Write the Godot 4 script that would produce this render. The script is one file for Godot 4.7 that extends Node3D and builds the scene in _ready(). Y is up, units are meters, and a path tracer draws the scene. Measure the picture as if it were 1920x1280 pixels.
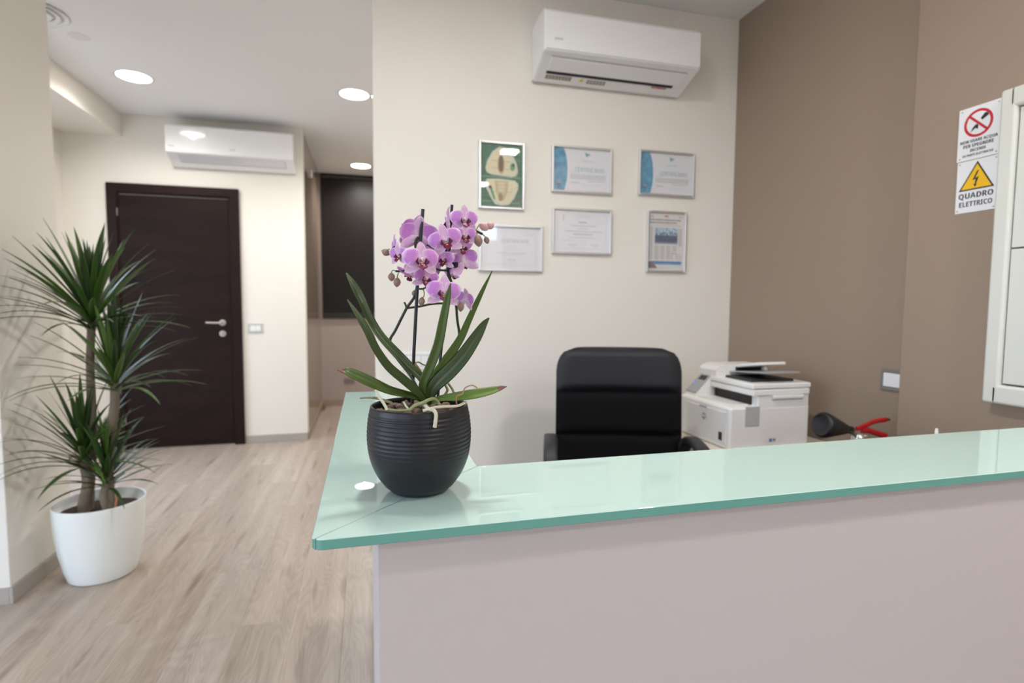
extends Node3D
# A reception room: glass-topped counter with an orchid, waiting area and corridor behind. Metres, y up.

const CAM := Vector3(0.0, 1.226, 0.0)
const VX := Vector3(0.966559, 0.00628, 0.256369)
const VY := Vector3(0.011259, 0.997697, -0.066885)
const VZ := Vector3(-0.256198, 0.067535, 0.964262)
const H := 2.733        # ceiling
const ZW := -2.593      # wall behind the desk
const ZB := -5.148      # wall with the door
const YC := 0.94        # counter top

var M := {}
var rng := RandomNumberGenerator.new()
var taken := {}


func _ready() -> void:
	rng.seed = 7
	# ---------- camera
	var cam := Camera3D.new()
	cam.name = "camera"
	var phys := CameraAttributesPhysical.new()
	phys.frustum_focal_length = 28.02
	phys.frustum_focus_distance = 0.86
	phys.exposure_aperture = 5.6
	phys.frustum_near = 0.05
	phys.frustum_far = 100.0
	cam.attributes = phys
	cam.transform = Transform3D(Basis(VX, VY, VZ), CAM)
	add_child(cam)
	cam.fov = 63.97
	cam.current = true
	# ---------- sky and exposure
	var sky_mat := ProceduralSkyMaterial.new()
	sky_mat.sky_top_color = Color(0.77, 0.87, 1.0)
	sky_mat.sky_horizon_color = Color(0.90, 0.95, 1.0)
	sky_mat.ground_horizon_color = Color(0.60, 0.61, 0.63)
	sky_mat.ground_bottom_color = Color(0.48, 0.48, 0.49)
	sky_mat.sky_energy_multiplier = 1.0
	var sky := Sky.new()
	sky.sky_material = sky_mat
	var env := Environment.new()
	env.background_mode = Environment.BG_SKY
	env.sky = sky
	env.background_energy_multiplier = 6.4
	env.tonemap_mode = Environment.TONE_MAPPER_LINEAR
	env.tonemap_exposure = 1.23
	env.sdfgi_enabled = true
	env.ssao_enabled = true
	env.ssil_enabled = true
	var we := WorldEnvironment.new()
	we.name = "environment"
	we.environment = env
	add_child(we)
	materials()
	shell()
	downlights(1.5)
	counter()
	orchid()
	chair()
	printer()
	extinguisher()
	pictures()
	air_conditioners()
	cabinet_and_signs()
	small_fittings()
	dracaena()


# ================================================================= helpers
class MB:
	var v := PackedVector3Array()
	var n := PackedVector3Array()
	var t := PackedVector2Array()

	func tri(a: Vector3, b: Vector3, c: Vector3, na: Vector3, nb: Vector3, nc: Vector3, ua := Vector2.ZERO, ub := Vector2.ZERO, uc := Vector2.ZERO) -> void:
		var g := (c - a).cross(b - a)
		if g.length_squared() < 1e-18:
			return
		if g.dot(na + nb + nc) < 0.0:
			v.append_array([a, c, b]); n.append_array([na, nc, nb]); t.append_array([ua, uc, ub])
		else:
			v.append_array([a, b, c]); n.append_array([na, nb, nc]); t.append_array([ua, ub, uc])

	func quad(a: Vector3, b: Vector3, c: Vector3, d: Vector3, nn: Vector3, uv := [Vector2(0, 1), Vector2(1, 1), Vector2(1, 0), Vector2(0, 0)]) -> void:
		tri(a, b, c, nn, nn, nn, uv[0], uv[1], uv[2])
		tri(a, c, d, nn, nn, nn, uv[0], uv[2], uv[3])

	func rbox(s: Vector3, b: float, c := Vector3.ZERO, k := 2, basis := Basis()) -> MB:
		var h := s * 0.5
		b = minf(b, minf(h.x, minf(h.y, h.z)) * 0.98)
		var ax := []
		for i in 3:
			var l := []
			for j in range(k, -1, -1):
				l.append(-(h[i] - b) - b * tan(PI / 4 * j / k))
			for j in range(0, k + 1):
				l.append((h[i] - b) + b * tan(PI / 4 * j / k))
			ax.append(l)
		for f in 3:
			var u := (f + 1) % 3
			var w := (f + 2) % 3
			for sgn in [-1.0, 1.0]:
				var pp := []
				var nn := []
				for a in ax[u]:
					for e in ax[w]:
						var p := Vector3.ZERO
						p[f] = sgn * h[f]
						p[u] = a
						p[w] = e
						var inner := p.clamp(-(h - Vector3.ONE * b), h - Vector3.ONE * b)
						var d := (p - inner).normalized()
						pp.append(c + basis * (inner + d * b))
						nn.append(basis * d)
				var m: int = ax[w].size()
				for i in ax[u].size() - 1:
					for j in m - 1:
						var q: int = i * m + j
						tri(pp[q], pp[q + 1], pp[q + m + 1], nn[q], nn[q + 1], nn[q + m + 1])
						tri(pp[q], pp[q + m + 1], pp[q + m], nn[q], nn[q + m + 1], nn[q + m])
		return self

	# a box with a chamfer-free front picture face (+z) that carries uv 0..1
	func board(w: float, hh: float, d: float, c := Vector3.ZERO) -> MB:
		var x := w / 2
		var y := hh / 2
		var p := [Vector3(-x, -y, d) + c, Vector3(x, -y, d) + c, Vector3(x, y, d) + c, Vector3(-x, y, d) + c, Vector3(-x, -y, 0) + c, Vector3(x, -y, 0) + c, Vector3(x, y, 0) + c, Vector3(-x, y, 0) + c]
		quad(p[0], p[1], p[2], p[3], Vector3.BACK)
		var z := [Vector2.ZERO, Vector2.ZERO, Vector2.ZERO, Vector2.ZERO]
		quad(p[4], p[5], p[6], p[7], Vector3.FORWARD, z)
		quad(p[0], p[1], p[5], p[4], Vector3.DOWN, z)
		quad(p[3], p[2], p[6], p[7], Vector3.UP, z)
		quad(p[0], p[3], p[7], p[4], Vector3.LEFT, z)
		quad(p[1], p[2], p[6], p[5], Vector3.RIGHT, z)
		return self

	# rows of points; smooth normals; wrap closes each row
	func sheet(rows: Array, wrap := false, flip := false) -> MB:
		var r := rows.size()
		var m: int = rows[0].size()
		var nn := []
		for i in r:
			var l := PackedVector3Array()
			l.resize(m)
			nn.append(l)
		var last := m if wrap else m - 1
		var faces := []
		for i in r - 1:
			for j in last:
				var k := (j + 1) % m
				for f in [[i, j, i, k, i + 1, k], [i, j, i + 1, k, i + 1, j]]:
					var a: Vector3 = rows[f[0]][f[1]]
					var b: Vector3 = rows[f[2]][f[3]]
					var c: Vector3 = rows[f[4]][f[5]]
					var g := (c - a).cross(b - a)
					if flip:
						g = -g
					if g.length_squared() < 1e-20:
						continue
					nn[f[0]][f[1]] += g
					nn[f[2]][f[3]] += g
					nn[f[4]][f[5]] += g
					faces.append([f, a, b, c])
		for q in faces:
			var f: Array = q[0]
			var uu := []
			for e in 3:
				var jj: float = f[e * 2 + 1]
				if wrap and e > 0 and f[e * 2 + 1] == 0 and f[1] == m - 1:
					jj = m
				uu.append(Vector2(jj / float(last), float(f[e * 2]) / (r - 1)))
			tri(q[1], q[2], q[3], nn[f[0]][f[1]].normalized(), nn[f[2]][f[3]].normalized(), nn[f[4]][f[5]].normalized(), uu[0], uu[1], uu[2])
		return self

	func lathe(prof: Array, seg := 32, c := Vector3.ZERO, basis := Basis()) -> MB:
		var rows := []
		for p in prof:
			var row := PackedVector3Array()
			for j in seg:
				var a := TAU * j / seg
				row.append(c + basis * Vector3(p.x * cos(a), p.y, p.x * sin(a)))
			rows.append(row)
		return sheet(rows, true, true)

	func tube(pts: Array, rad, sides := 8, squash := 1.0) -> MB:
		var rows := []
		var t0: Vector3 = (pts[1] - pts[0]).normalized()
		var nrm := t0.cross(Vector3.UP if absf(t0.y) < 0.9 else Vector3.RIGHT).normalized()
		for i in pts.size():
			var tg: Vector3 = (pts[mini(i + 1, pts.size() - 1)] - pts[maxi(i - 1, 0)]).normalized()
			nrm = (nrm - tg * nrm.dot(tg)).normalized()
			var bi := tg.cross(nrm)
			var r: float = rad[i] if rad is Array else rad
			var row := PackedVector3Array()
			for j in sides:
				var a := TAU * j / sides
				row.append(pts[i] + nrm * cos(a) * r + bi * sin(a) * r * squash)
			if i == 0:
				rows.append(ring(pts[0], sides))
				rows.append(row)
			rows.append(row)
			if i == pts.size() - 1:
				rows.append(row)
				rows.append(ring(pts[i], sides))
		return sheet(rows, true)

	func ring(p: Vector3, k: int) -> PackedVector3Array:
		var row := PackedVector3Array()
		for j in k:
			row.append(p)
		return row

	# polygon in x-y, extruded along z from 0 to d
	func prism(poly: PackedVector2Array, d: float, xf := Transform3D(), z0 := 0.0) -> MB:
		var ids := Geometry2D.triangulate_polygon(poly)
		var f := xf.basis * Vector3.BACK
		for i in range(0, ids.size(), 3):
			var q := [poly[ids[i]], poly[ids[i + 1]], poly[ids[i + 2]]]
			for e in 2:
				var z := z0 + (d if e == 0 else 0.0)
				var nn := f if e == 0 else -f
				tri(xf * Vector3(q[0].x, q[0].y, z), xf * Vector3(q[1].x, q[1].y, z), xf * Vector3(q[2].x, q[2].y, z), nn, nn, nn)
		var cw := 1.0 if Geometry2D.is_polygon_clockwise(poly) else -1.0
		for i in poly.size():
			var a := poly[i]
			var b := poly[(i + 1) % poly.size()]
			var nn := (xf.basis * Vector3(-(b - a).y, (b - a).x, 0) * cw).normalized()
			quad(xf * Vector3(a.x, a.y, z0), xf * Vector3(b.x, b.y, z0), xf * Vector3(b.x, b.y, z0 + d), xf * Vector3(a.x, a.y, z0 + d), nn)
		return self

	# a strap-shaped blade: lens section, folded along the midrib
	func blade(pts: Array, wid: Array, hint: Vector3, fold: float, thick: float, k := 3) -> MB:
		var rows := []
		for i in pts.size():
			var tg: Vector3 = (pts[mini(i + 1, pts.size() - 1)] - pts[maxi(i - 1, 0)]).normalized()
			var side := tg.cross(hint).normalized()
			var up := side.cross(tg).normalized()
			var w: float = wid[i] * 0.5
			var row := PackedVector3Array()
			for j in range(-k, k + 1):
				var s := float(j) / k
				row.append(pts[i] + side * s * w + up * (fold * w * absf(s) + thick * (1.0 - s * s)))
			for j in range(k - 1, -k, -1):
				var s := float(j) / k
				row.append(pts[i] + side * s * w + up * (fold * w * absf(s) - thick * (1.0 - s * s)))
			rows.append(row)
		return sheet(rows, true)

	func done() -> ArrayMesh:
		var a := []
		a.resize(Mesh.ARRAY_MAX)
		a[Mesh.ARRAY_VERTEX] = v
		a[Mesh.ARRAY_NORMAL] = n
		a[Mesh.ARRAY_TEX_UV] = t
		var m := ArrayMesh.new()
		m.add_surface_from_arrays(Mesh.PRIMITIVE_TRIANGLES, a)
		return m


func numbered(called: String) -> String:
	if not taken.has(called):
		taken[called] = 0
		return called
	taken[called] += 1
	return "%s_%03d" % [called, taken[called]]


func put(called: String, mesh, mat: Material, parent: Node = self, at := Vector3.ZERO, rot := Vector3.ZERO) -> MeshInstance3D:
	var o := MeshInstance3D.new()
	o.mesh = mesh.done() if mesh is MB else mesh
	o.material_override = mat
	o.position = at
	o.rotation = rot
	o.name = numbered(called) if parent == self else called
	parent.add_child(o, true)
	return o


func thing(called: String, label: String, category: String, at := Vector3.ZERO, turn := 0.0, group := "") -> Node3D:
	var o := Node3D.new()
	o.name = numbered(called)
	add_child(o)
	o.position = at
	o.rotation.y = turn
	tag(o, label, category, group)
	return o


func tag(o: Node, label: String, category: String, group := "") -> Node:
	o.set_meta("label", label)
	o.set_meta("category", category)
	if group:
		o.set_meta("group", group)
	return o


func struct(called: String, mesh, mat: Material, label: String, category: String) -> MeshInstance3D:
	var o := put(called, mesh, mat)
	o.set_meta("kind", "structure")
	tag(o, label, category)
	return o


func block(x0: float, x1: float, y0: float, y1: float, z0: float, z1: float, b := 0.001) -> MB:
	return MB.new().rbox(Vector3(x1 - x0, y1 - y0, z1 - z0), b, Vector3(x0 + x1, y0 + y1, z0 + z1) * 0.5, 1)


# the point of the photograph's pixel on the upright plane at depth z (used to trace outlines at their own distance)
func at(px: float, py: float, z: float) -> Vector3:
	var d := Basis(VX, VY, VZ) * Vector3((px - 960.0) / 1024.835, -(py - 640.0) / 1024.835, -1.0)
	return CAM + d * (z / d.z)


func smooth(p: Array, k := 4) -> Array:
	var out := []
	for i in p.size() - 1:
		var a = p[maxi(i - 1, 0)]
		var b = p[i]
		var c = p[i + 1]
		var d = p[mini(i + 2, p.size() - 1)]
		for j in k:
			var s := float(j) / k
			out.append(0.5 * ((2.0 * b) + (c - a) * s + (2.0 * a - 5.0 * b + 4.0 * c - d) * s * s + (3.0 * b - a - 3.0 * c + d) * s * s * s))
	out.append(p[-1])
	return out


func mat(c: Color, rough := 0.6, metal := 0.0, spec := 0.5) -> StandardMaterial3D:
	var m := StandardMaterial3D.new()
	m.albedo_color = c
	m.roughness = rough
	m.metallic = metal
	m.metallic_specular = spec
	return m


func rgb(r: float, g: float, b: float) -> Color:
	return Color(r / 255.0, g / 255.0, b / 255.0)


func bumpy(m: StandardMaterial3D, freq: float, cm: float, scale := 1.0, s := 3) -> StandardMaterial3D:
	var fn := FastNoiseLite.new()
	fn.seed = s
	fn.frequency = freq
	fn.fractal_octaves = 3
	var t := NoiseTexture2D.new()
	t.width = 256
	t.height = 256
	t.seamless = true
	t.noise = fn
	m.heightmap_enabled = true
	m.heightmap_texture = t
	m.heightmap_scale = cm
	m.uv1_triplanar = true
	m.uv1_world_triplanar = true
	m.uv1_scale = Vector3.ONE * scale
	return m


func textured(img: Image, rough := 0.6, spec := 0.5) -> StandardMaterial3D:
	var m := mat(Color.WHITE, rough, 0.0, spec)
	m.albedo_texture = ImageTexture.create_from_image(img)
	m.texture_repeat = true
	return m


func noise(freq: float, s: int, oct := 3) -> FastNoiseLite:
	var f := FastNoiseLite.new()
	f.seed = s
	f.frequency = freq
	f.noise_type = FastNoiseLite.TYPE_SIMPLEX_SMOOTH
	f.fractal_octaves = oct
	return f


func materials() -> void:
	M.paint = bumpy(mat(rgb(234, 229, 220), 0.75, 0, 0.35), 0.12, 0.02, 2.0)
	M.paint_white = bumpy(mat(rgb(242, 242, 242), 0.8, 0, 0.3), 0.12, 0.015, 2.0, 5)
	M.brown = bumpy(mat(rgb(156, 138, 122), 0.7, 0, 0.35), 0.12, 0.02, 2.0, 8)
	M.brown_gloss = mat(rgb(146, 128, 113), 0.1, 0, 0.6)
	M.skirt = mat(rgb(172, 164, 154), 0.5)
	M.skirt_brown = mat(rgb(160, 142, 126), 0.5)
	M.white_plastic = mat(rgb(238, 238, 238), 0.25)
	M.white_gloss = mat(rgb(240, 240, 241), 0.07)
	M.grey_plastic = mat(rgb(165, 165, 166), 0.45)
	M.dark_plastic = mat(rgb(42, 42, 46), 0.45)
	M.black_plastic = mat(rgb(24, 24, 26), 0.4)
	M.silver = mat(rgb(214, 214, 214), 0.28, 0.75)
	M.chrome = mat(rgb(215, 212, 206), 0.2, 0.9)
	M.steel = mat(rgb(190, 188, 182), 0.32, 0.85)
	M.print_dark = mat(rgb(30, 30, 34), 0.5)
	M.print_grey = mat(rgb(150, 148, 148), 0.6)
	M.red = mat(rgb(176, 22, 28), 0.35)
	M.pane = mat(Color(1, 1, 1, 0.04), 0.015)
	M.pane.transparency = BaseMaterial3D.TRANSPARENCY_ALPHA
	M.glow = mat(Color.WHITE, 0.5)
	M.glow.emission_enabled = true
	M.glow.emission = Color(1.0, 0.97, 0.92)
	M.glow.emission_energy_multiplier = 16.0
	M.mint = mat(rgb(184, 210, 203), 0.008, 0, 0.5)
	M.teal = mat(rgb(104, 166, 155), 0.06, 0, 0.6)
	M.panel = bumpy(mat(rgb(200, 192, 192), 0.5, 0, 0.4), 0.3, 0.01, 6.0, 9)
	M.wenge = textured(wenge_image(), 0.5, 0.3)
	M.wood = textured(wood_image(), 0.36, 0.45)


# ---------- textures that show what surfaces are made of
func wood_image() -> Image:
	var w := 768
	var h := 1024
	var img := Image.create(w, h, false, Image.FORMAT_RGB8)
	var a := noise(0.010, 1, 2)
	var b := noise(0.05, 2, 3)
	var c := noise(0.16, 3, 2)
	var e := noise(0.006, 4, 2)
	var k := noise(0.011, 5, 1)
	var lightc := rgb(190, 176, 163)
	var dark := rgb(150, 134, 121)
	for y in h:
		for x in w:
			var broad := a.get_noise_2d(x * 0.9, y * 0.10)
			var ring := sin((x * 0.055 + e.get_noise_2d(x * 1.1, y * 0.42) * 17.0) * TAU * 0.32)
			var fib := b.get_noise_2d(x * 2.4, y * 0.16)
			var fine := c.get_noise_2d(x * 2.0, y * 0.10)
			var s := 0.36 - 0.34 * broad + 0.10 * ring - 0.22 * fib - 0.14 * fine
			var kn := k.get_noise_2d(x * 1.5 + 300.0, y * 0.5)
			if kn > 0.58:
				s += (kn - 0.58) * 1.6
			img.set_pixel(x, y, lightc.lerp(dark, clampf(s, -0.15, 1.35)))
	return img


func wenge_image() -> Image:
	var w := 512
	var h := 512
	var img := Image.create(w, h, false, Image.FORMAT_RGB8)
	var a := noise(0.02, 11, 3)
	var b := noise(0.12, 12, 2)
	for y in h:
		for x in w:
			var s := a.get_noise_2d(x * 0.12, y * 1.6) * 0.6 + b.get_noise_2d(x * 0.2, y * 2.2) * 0.5
			img.set_pixel(x, y, rgb(26, 15, 13).lerp(rgb(42, 24, 21), clampf(0.4 + s, 0.0, 1.0)))
	return img


func fill_poly(img: Image, p: PackedVector2Array, c: Color) -> void:
	var lo := p[0]
	var hi := p[0]
	for q in p:
		lo = lo.min(q)
		hi = hi.max(q)
	for y in range(maxi(int(lo.y), 0), mini(int(hi.y) + 2, img.get_height())):
		for x in range(maxi(int(lo.x), 0), mini(int(hi.x) + 2, img.get_width())):
			if Geometry2D.is_point_in_polygon(Vector2(x + 0.5, y + 0.5), p):
				img.set_pixel(x, y, c)


func oval(cx: float, cy: float, rx: float, ry: float, pw := 2.0, n := 40) -> PackedVector2Array:
	var p := PackedVector2Array()
	for i in n:
		var a := TAU * i / n
		p.append(Vector2(cx + rx * signf(cos(a)) * pow(absf(cos(a)), 2.0 / pw), cy + ry * signf(sin(a)) * pow(absf(sin(a)), 2.0 / pw)))
	return p


func words(img: Image, x: int, y: int, w: int, hh: int, c: Color, r: RandomNumberGenerator) -> void:
	var p := x
	while p < x + w:
		var l := mini(r.randi_range(4, 16), x + w - p)
		img.fill_rect(Rect2i(p, y, l, hh), c)
		p += l + r.randi_range(2, 4)


func lettering(parent: Node, text: String, size: float, c: Material, at_: Vector3, bold := true, wide := 1.0, called := "lettering") -> void:
	var tm := TextMesh.new()
	var f := SystemFont.new()
	f.font_names = PackedStringArray(["Droid Sans"])
	f.font_weight = 700 if bold else 400
	tm.font = f
	tm.text = text
	tm.font_size = 32
	tm.pixel_size = size / 32.0
	tm.depth = 0.0006
	tm.curve_step = 2.0
	var o := put(called, tm, c, parent, at_)
	o.scale.x = wide


# ================================================================= the setting
func shell() -> void:
	# floor: a slab and laminate planks laid along the room
	var fl := struct("floor", block(-4.0, 2.1, -0.15, -0.012, -7.0, 2.55), mat(rgb(120, 104, 90), 0.8), "pale grey-brown wood laminate floor", "floor")
	var kinds := []
	for i in 8:
		var m := MB.new()
		var w := 0.0951
		var l := 0.6426
		var e := 0.0007
		var u0 := 0.25 * (i % 4)
		var v0 := 0.5 * (i / 4)
		var p := [Vector3(-w + e, 0.012, l - e), Vector3(w - e, 0.012, l - e), Vector3(w - e, 0.012, -l + e), Vector3(-w + e, 0.012, -l + e)]
		var q := [Vector3(-w, 0.0113, l), Vector3(w, 0.0113, l), Vector3(w, 0.0113, -l), Vector3(-w, 0.0113, -l)]
		var uv := [Vector2(u0, v0 + 0.5), Vector2(u0 + 0.25, v0 + 0.5), Vector2(u0 + 0.25, v0), Vector2(u0, v0)]
		m.quad(p[0], p[1], p[2], p[3], Vector3.UP, uv)
		for s in 4:
			var s2 := (s + 1) % 4
			var nn: Vector3 = ((p[s] + p[s2]).normalized() * Vector3(1, 0, 1) + Vector3.UP).normalized()
			m.quad(q[s], q[s2], p[s2], p[s], nn, [uv[s], uv[s2], uv[s2], uv[s]])
			m.quad(q[s] - Vector3.UP * 0.0113, q[s2] - Vector3.UP * 0.0113, q[s2], q[s], Vector3((p[s] + p[s2]).x, 0, (p[s] + p[s2]).z).normalized(), [uv[s], uv[s2], uv[s2], uv[s]])
		kinds.append(m.done())
	var tones := []
	for i in 3:
		var m: StandardMaterial3D = M.wood.duplicate()
		m.albedo_color = [Color(1, 1, 1), Color(0.982, 0.98, 0.976), Color(0.992, 0.984, 0.972)][i]
		tones.append(m)
	for ix in range(-19, 10):
		var off := fposmod(ix * 0.47, 1.285)
		for iz in range(-4, 5):
			var x := -0.0053 + ix * 0.1904
			var z := -1.8975 + iz * 1.2855 + (off if ix != 0 else 0.0)
			if z - 0.643 > 2.4 or z + 0.643 < -6.816 or x < -2.4 and z < -2.9 or x > 1.15 and z < -2.9:
				continue
			put("plank", kinds[rng.randi() % 8], tones[rng.randi() % 3], fl, Vector3(x, -0.012, z), Vector3(0, PI if rng.randf() < 0.5 else 0.0, 0))
	var ce := block(-4.0, 2.1, H, H + 0.15, -3.085, 2.55)
	ce.rbox(Vector3(4.55, 0.15, 3.915), 0.001, Vector3(-0.175, H + 0.075, -5.0425), 1)
	struct("ceiling", ce, M.paint_white, "plain white ceiling", "ceiling")
	# walls
	struct("wall_middle", block(0.037, 2.06, -0.012, H, ZW - 0.13, ZW, 0.002), M.paint, "cream wall behind the reception desk with framed certificates", "wall")
	struct("wall_right", block(1.921, 2.06, -0.012, H, ZW, -1.54), M.brown, "taupe side wall behind the printer", "wall")
	struct("wall_pilaster", block(1.86, 2.06, -0.012, H, -1.539, 2.4, 0.003), M.brown, "taupe pilaster wall carrying the electrical cabinet", "wall")
	struct("wall_back", block(-2.45, -0.525, -0.012, H, ZB - 0.12, ZB, 0.002), M.paint, "cream back wall with the dark door", "wall")
	struct("wall_corridor", block(-0.645, -0.5255, -0.012, H, -6.93, ZB - 0.001, 0.001), M.brown_gloss, "glossy taupe wall along the left of the corridor", "wall")
	struct("wall_corridor_end", block(-0.645, 1.3, -0.012, H, -6.95, -6.816), mat(rgb(176, 163, 157), 0.5, 0, 0.4), "taupe wall at the far end of the corridor", "wall")
	struct("wall_corridor_right", block(1.18, 1.3, -0.012, H, -6.816, ZW - 0.13), M.paint, "cream wall on the hidden side of the corridor", "wall")
	struct("wall_left_pillar", block(-3.85, -1.412, -0.012, H, -3.085, -2.599, 0.004), M.paint, "cream pillar at the left beside the dracaena", "wall")
	var wo := MB.new()
	for q in [[-2.6, -1.6, -0.012, H], [1.2, 2.5, -0.012, H], [-1.6, 1.2, -0.012, 0.12], [-1.6, 1.2, 2.5, H]]:
		wo.rbox(Vector3(0.12, q[3] - q[2], q[1] - q[0]), 0.001, Vector3(-3.89, (q[2] + q[3]) / 2, (q[0] + q[1]) / 2), 1)
	struct("wall_left", wo, M.paint, "cream wall on the left of the waiting area", "wall")
	window("window_4", Vector3(-3.89, 0.12, -0.2), PI / 2, 2.8, 2.38, 3)
	# nook window wall with an opening
	var wl := MB.new()
	for q in [[-5.2, -4.65, -0.012, H], [-3.25, -3.085, -0.012, H], [-4.65, -3.25, -0.012, 0.08], [-4.65, -3.25, 2.35, H]]:
		wl.rbox(Vector3(0.13, q[3] - q[2], q[1] - q[0]), 0.001, Vector3(-2.376, (q[2] + q[3]) / 2, (q[0] + q[1]) / 2), 1)
	struct("wall_nook", wl, M.paint, "cream side wall of the nook behind the pillar", "wall")
	window("window_1", Vector3(-2.376, 0.08, -3.95), PI / 2, 1.4, 2.27, 2)
	# street side, behind the camera
	var wf := MB.new()
	for q in [[-3.95, -3.6, -0.012, H], [-2.0, 0.45, -0.012, H], [1.85, 2.06, -0.012, H], [-3.6, -2.0, -0.012, 0.12], [-3.6, -2.0, 2.5, H], [0.45, 1.85, -0.012, 2.08], [0.45, 1.85, 2.54, H]]:
		wf.rbox(Vector3(q[1] - q[0], q[3] - q[2], 0.14), 0.001, Vector3((q[0] + q[1]) / 2, (q[2] + q[3]) / 2, 2.47), 1)
	struct("wall_front", wf, M.paint, "cream street wall with the shop windows", "wall")
	window("window_2", Vector3(-2.8, 0.12, 2.47), 0.0, 1.6, 2.38, 2)
	window("window_3", Vector3(1.15, 2.08, 2.47), 0.0, 1.4, 0.46, 1)
	# dropped beam over the nook
	struct("trim_1", block(-2.311, -1.886, 2.554, H, ZB, -3.085, 0.003), M.paint, "boxed white beam under the ceiling at the left", "beam")
	# baseboards
	struct("baseboard_back", block(-1.03, -0.525, 0, 0.068, ZB, ZB + 0.013, 0.002), M.skirt, "grey-beige baseboard right of the dark door", "baseboard")
	struct("baseboard_back_left", block(-2.311, -2.012, 0, 0.068, ZB, ZB + 0.013, 0.002), M.skirt, "grey-beige baseboard left of the dark door", "baseboard")
	struct("baseboard_corridor", block(-0.5255, -0.512, 0, 0.068, -6.816, ZB, 0.002), M.skirt_brown, "taupe baseboard along the corridor wall", "baseboard")
	struct("baseboard_corridor_end", block(-0.512, 1.18, 0, 0.075, -6.816, -6.803, 0.002), M.skirt_brown, "taupe baseboard at the end of the corridor", "baseboard")
	struct("baseboard_pillar", block(-1.412, -1.399, 0, 0.068, -3.085, -2.586, 0.002), M.skirt, "grey baseboard on the side of the pillar", "baseboard")
	struct("baseboard_pillar_front", block(-3.83, -1.412, 0, 0.068, -2.599, -2.586, 0.002), M.skirt, "grey baseboard on the front of the pillar", "baseboard")
	door()


func window(called: String, at_: Vector3, turn: float, w: float, h: float, n: int) -> void:
	var o := Node3D.new()
	o.name = called
	add_child(o)
	o.position = at_
	o.rotation.y = turn
	o.set_meta("kind", "structure")
	tag(o, "white framed window with %d clear panes" % n, "window")
	var fr := MB.new()
	var f := 0.05
	fr.rbox(Vector3(w, f, 0.07), 0.004, Vector3(0, f / 2, 0), 1)
	fr.rbox(Vector3(w, f, 0.07), 0.004, Vector3(0, h - f / 2, 0), 1)
	for i in n + 1:
		fr.rbox(Vector3(f, h - 2 * f, 0.07), 0.004, Vector3(-w / 2 + f / 2 + (w - f) * i / n, h / 2, 0), 1)
	put("window_frame", fr, M.white_plastic, o)
	for i in n:
		var pw := (w - f) / n - f
		put("pane", MB.new().board(pw, h - 2 * f, 0.006), M.pane, o, Vector3(-w / 2 + f + pw / 2 + (w - f) * i / n, h / 2, -0.003))


func door() -> void:
	var o := Node3D.new()
	o.name = "door_1"
	add_child(o)
	o.position = Vector3(-1.521, 0, ZB)
	o.set_meta("kind", "structure")
	tag(o, "dark wenge flush door in a matching frame under the air conditioner", "door")
	var fr := MB.new()
	var hw := 0.485
	for s in [-1.0, 1.0]:
		fr.rbox(Vector3(0.072, 2.112, 0.03), 0.005, Vector3(s * (hw - 0.036), 1.055, 0.015), 2)
		fr.rbox(Vector3(0.012, 2.11, 0.016), 0.002, Vector3(s * (hw - 0.078), 1.055, 0.008), 1)
	fr.rbox(Vector3(0.97, 0.072, 0.03), 0.005, Vector3(0, 2.146, 0.015), 2)
	fr.rbox(Vector3(0.83, 0.012, 0.016), 0.002, Vector3(0, 2.105, 0.008), 1)
	put("door_frame", fr, M.wenge, o)
	var lf := MB.new().board(0.80, 2.085, 0.012)
	put("door_leaf", lf, M.wenge, o, Vector3(-0.002, 1.05, 0.0))
	var rose := [Vector2(0, 0), Vector2(0.027, 0), Vector2(0.027, 0.006), Vector2(0.024, 0.009), Vector2(0, 0.009)]
	var tip := Basis(Vector3.RIGHT, PI / 2)
	var hd := MB.new().lathe(rose, 24, Vector3(0.332, 1.055, 0.012), tip)
	hd.tube(smooth([Vector3(0.332, 1.055, 0.018), Vector3(0.332, 1.055, 0.05), Vector3(0.322, 1.055, 0.062), Vector3(0.27, 1.056, 0.063), Vector3(0.215, 1.058, 0.063)], 4), 0.0085, 10)
	put("handle", hd, M.steel, o)
	var ky := MB.new().lathe(rose, 24, Vector3(0.332, 0.962, 0.012), tip)
	ky.rbox(Vector3(0.008, 0.026, 0.014), 0.003, Vector3(0.332, 0.962, 0.024), 1)
	put("lock_rose", ky, M.steel, o)
	for y in [1.95, 0.25]:
		put("hinge", MB.new().tube([Vector3(0, -0.03, 0), Vector3(0, 0.03, 0)], 0.008, 10), M.steel, o, Vector3(-0.417, y, 0.02))


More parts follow.
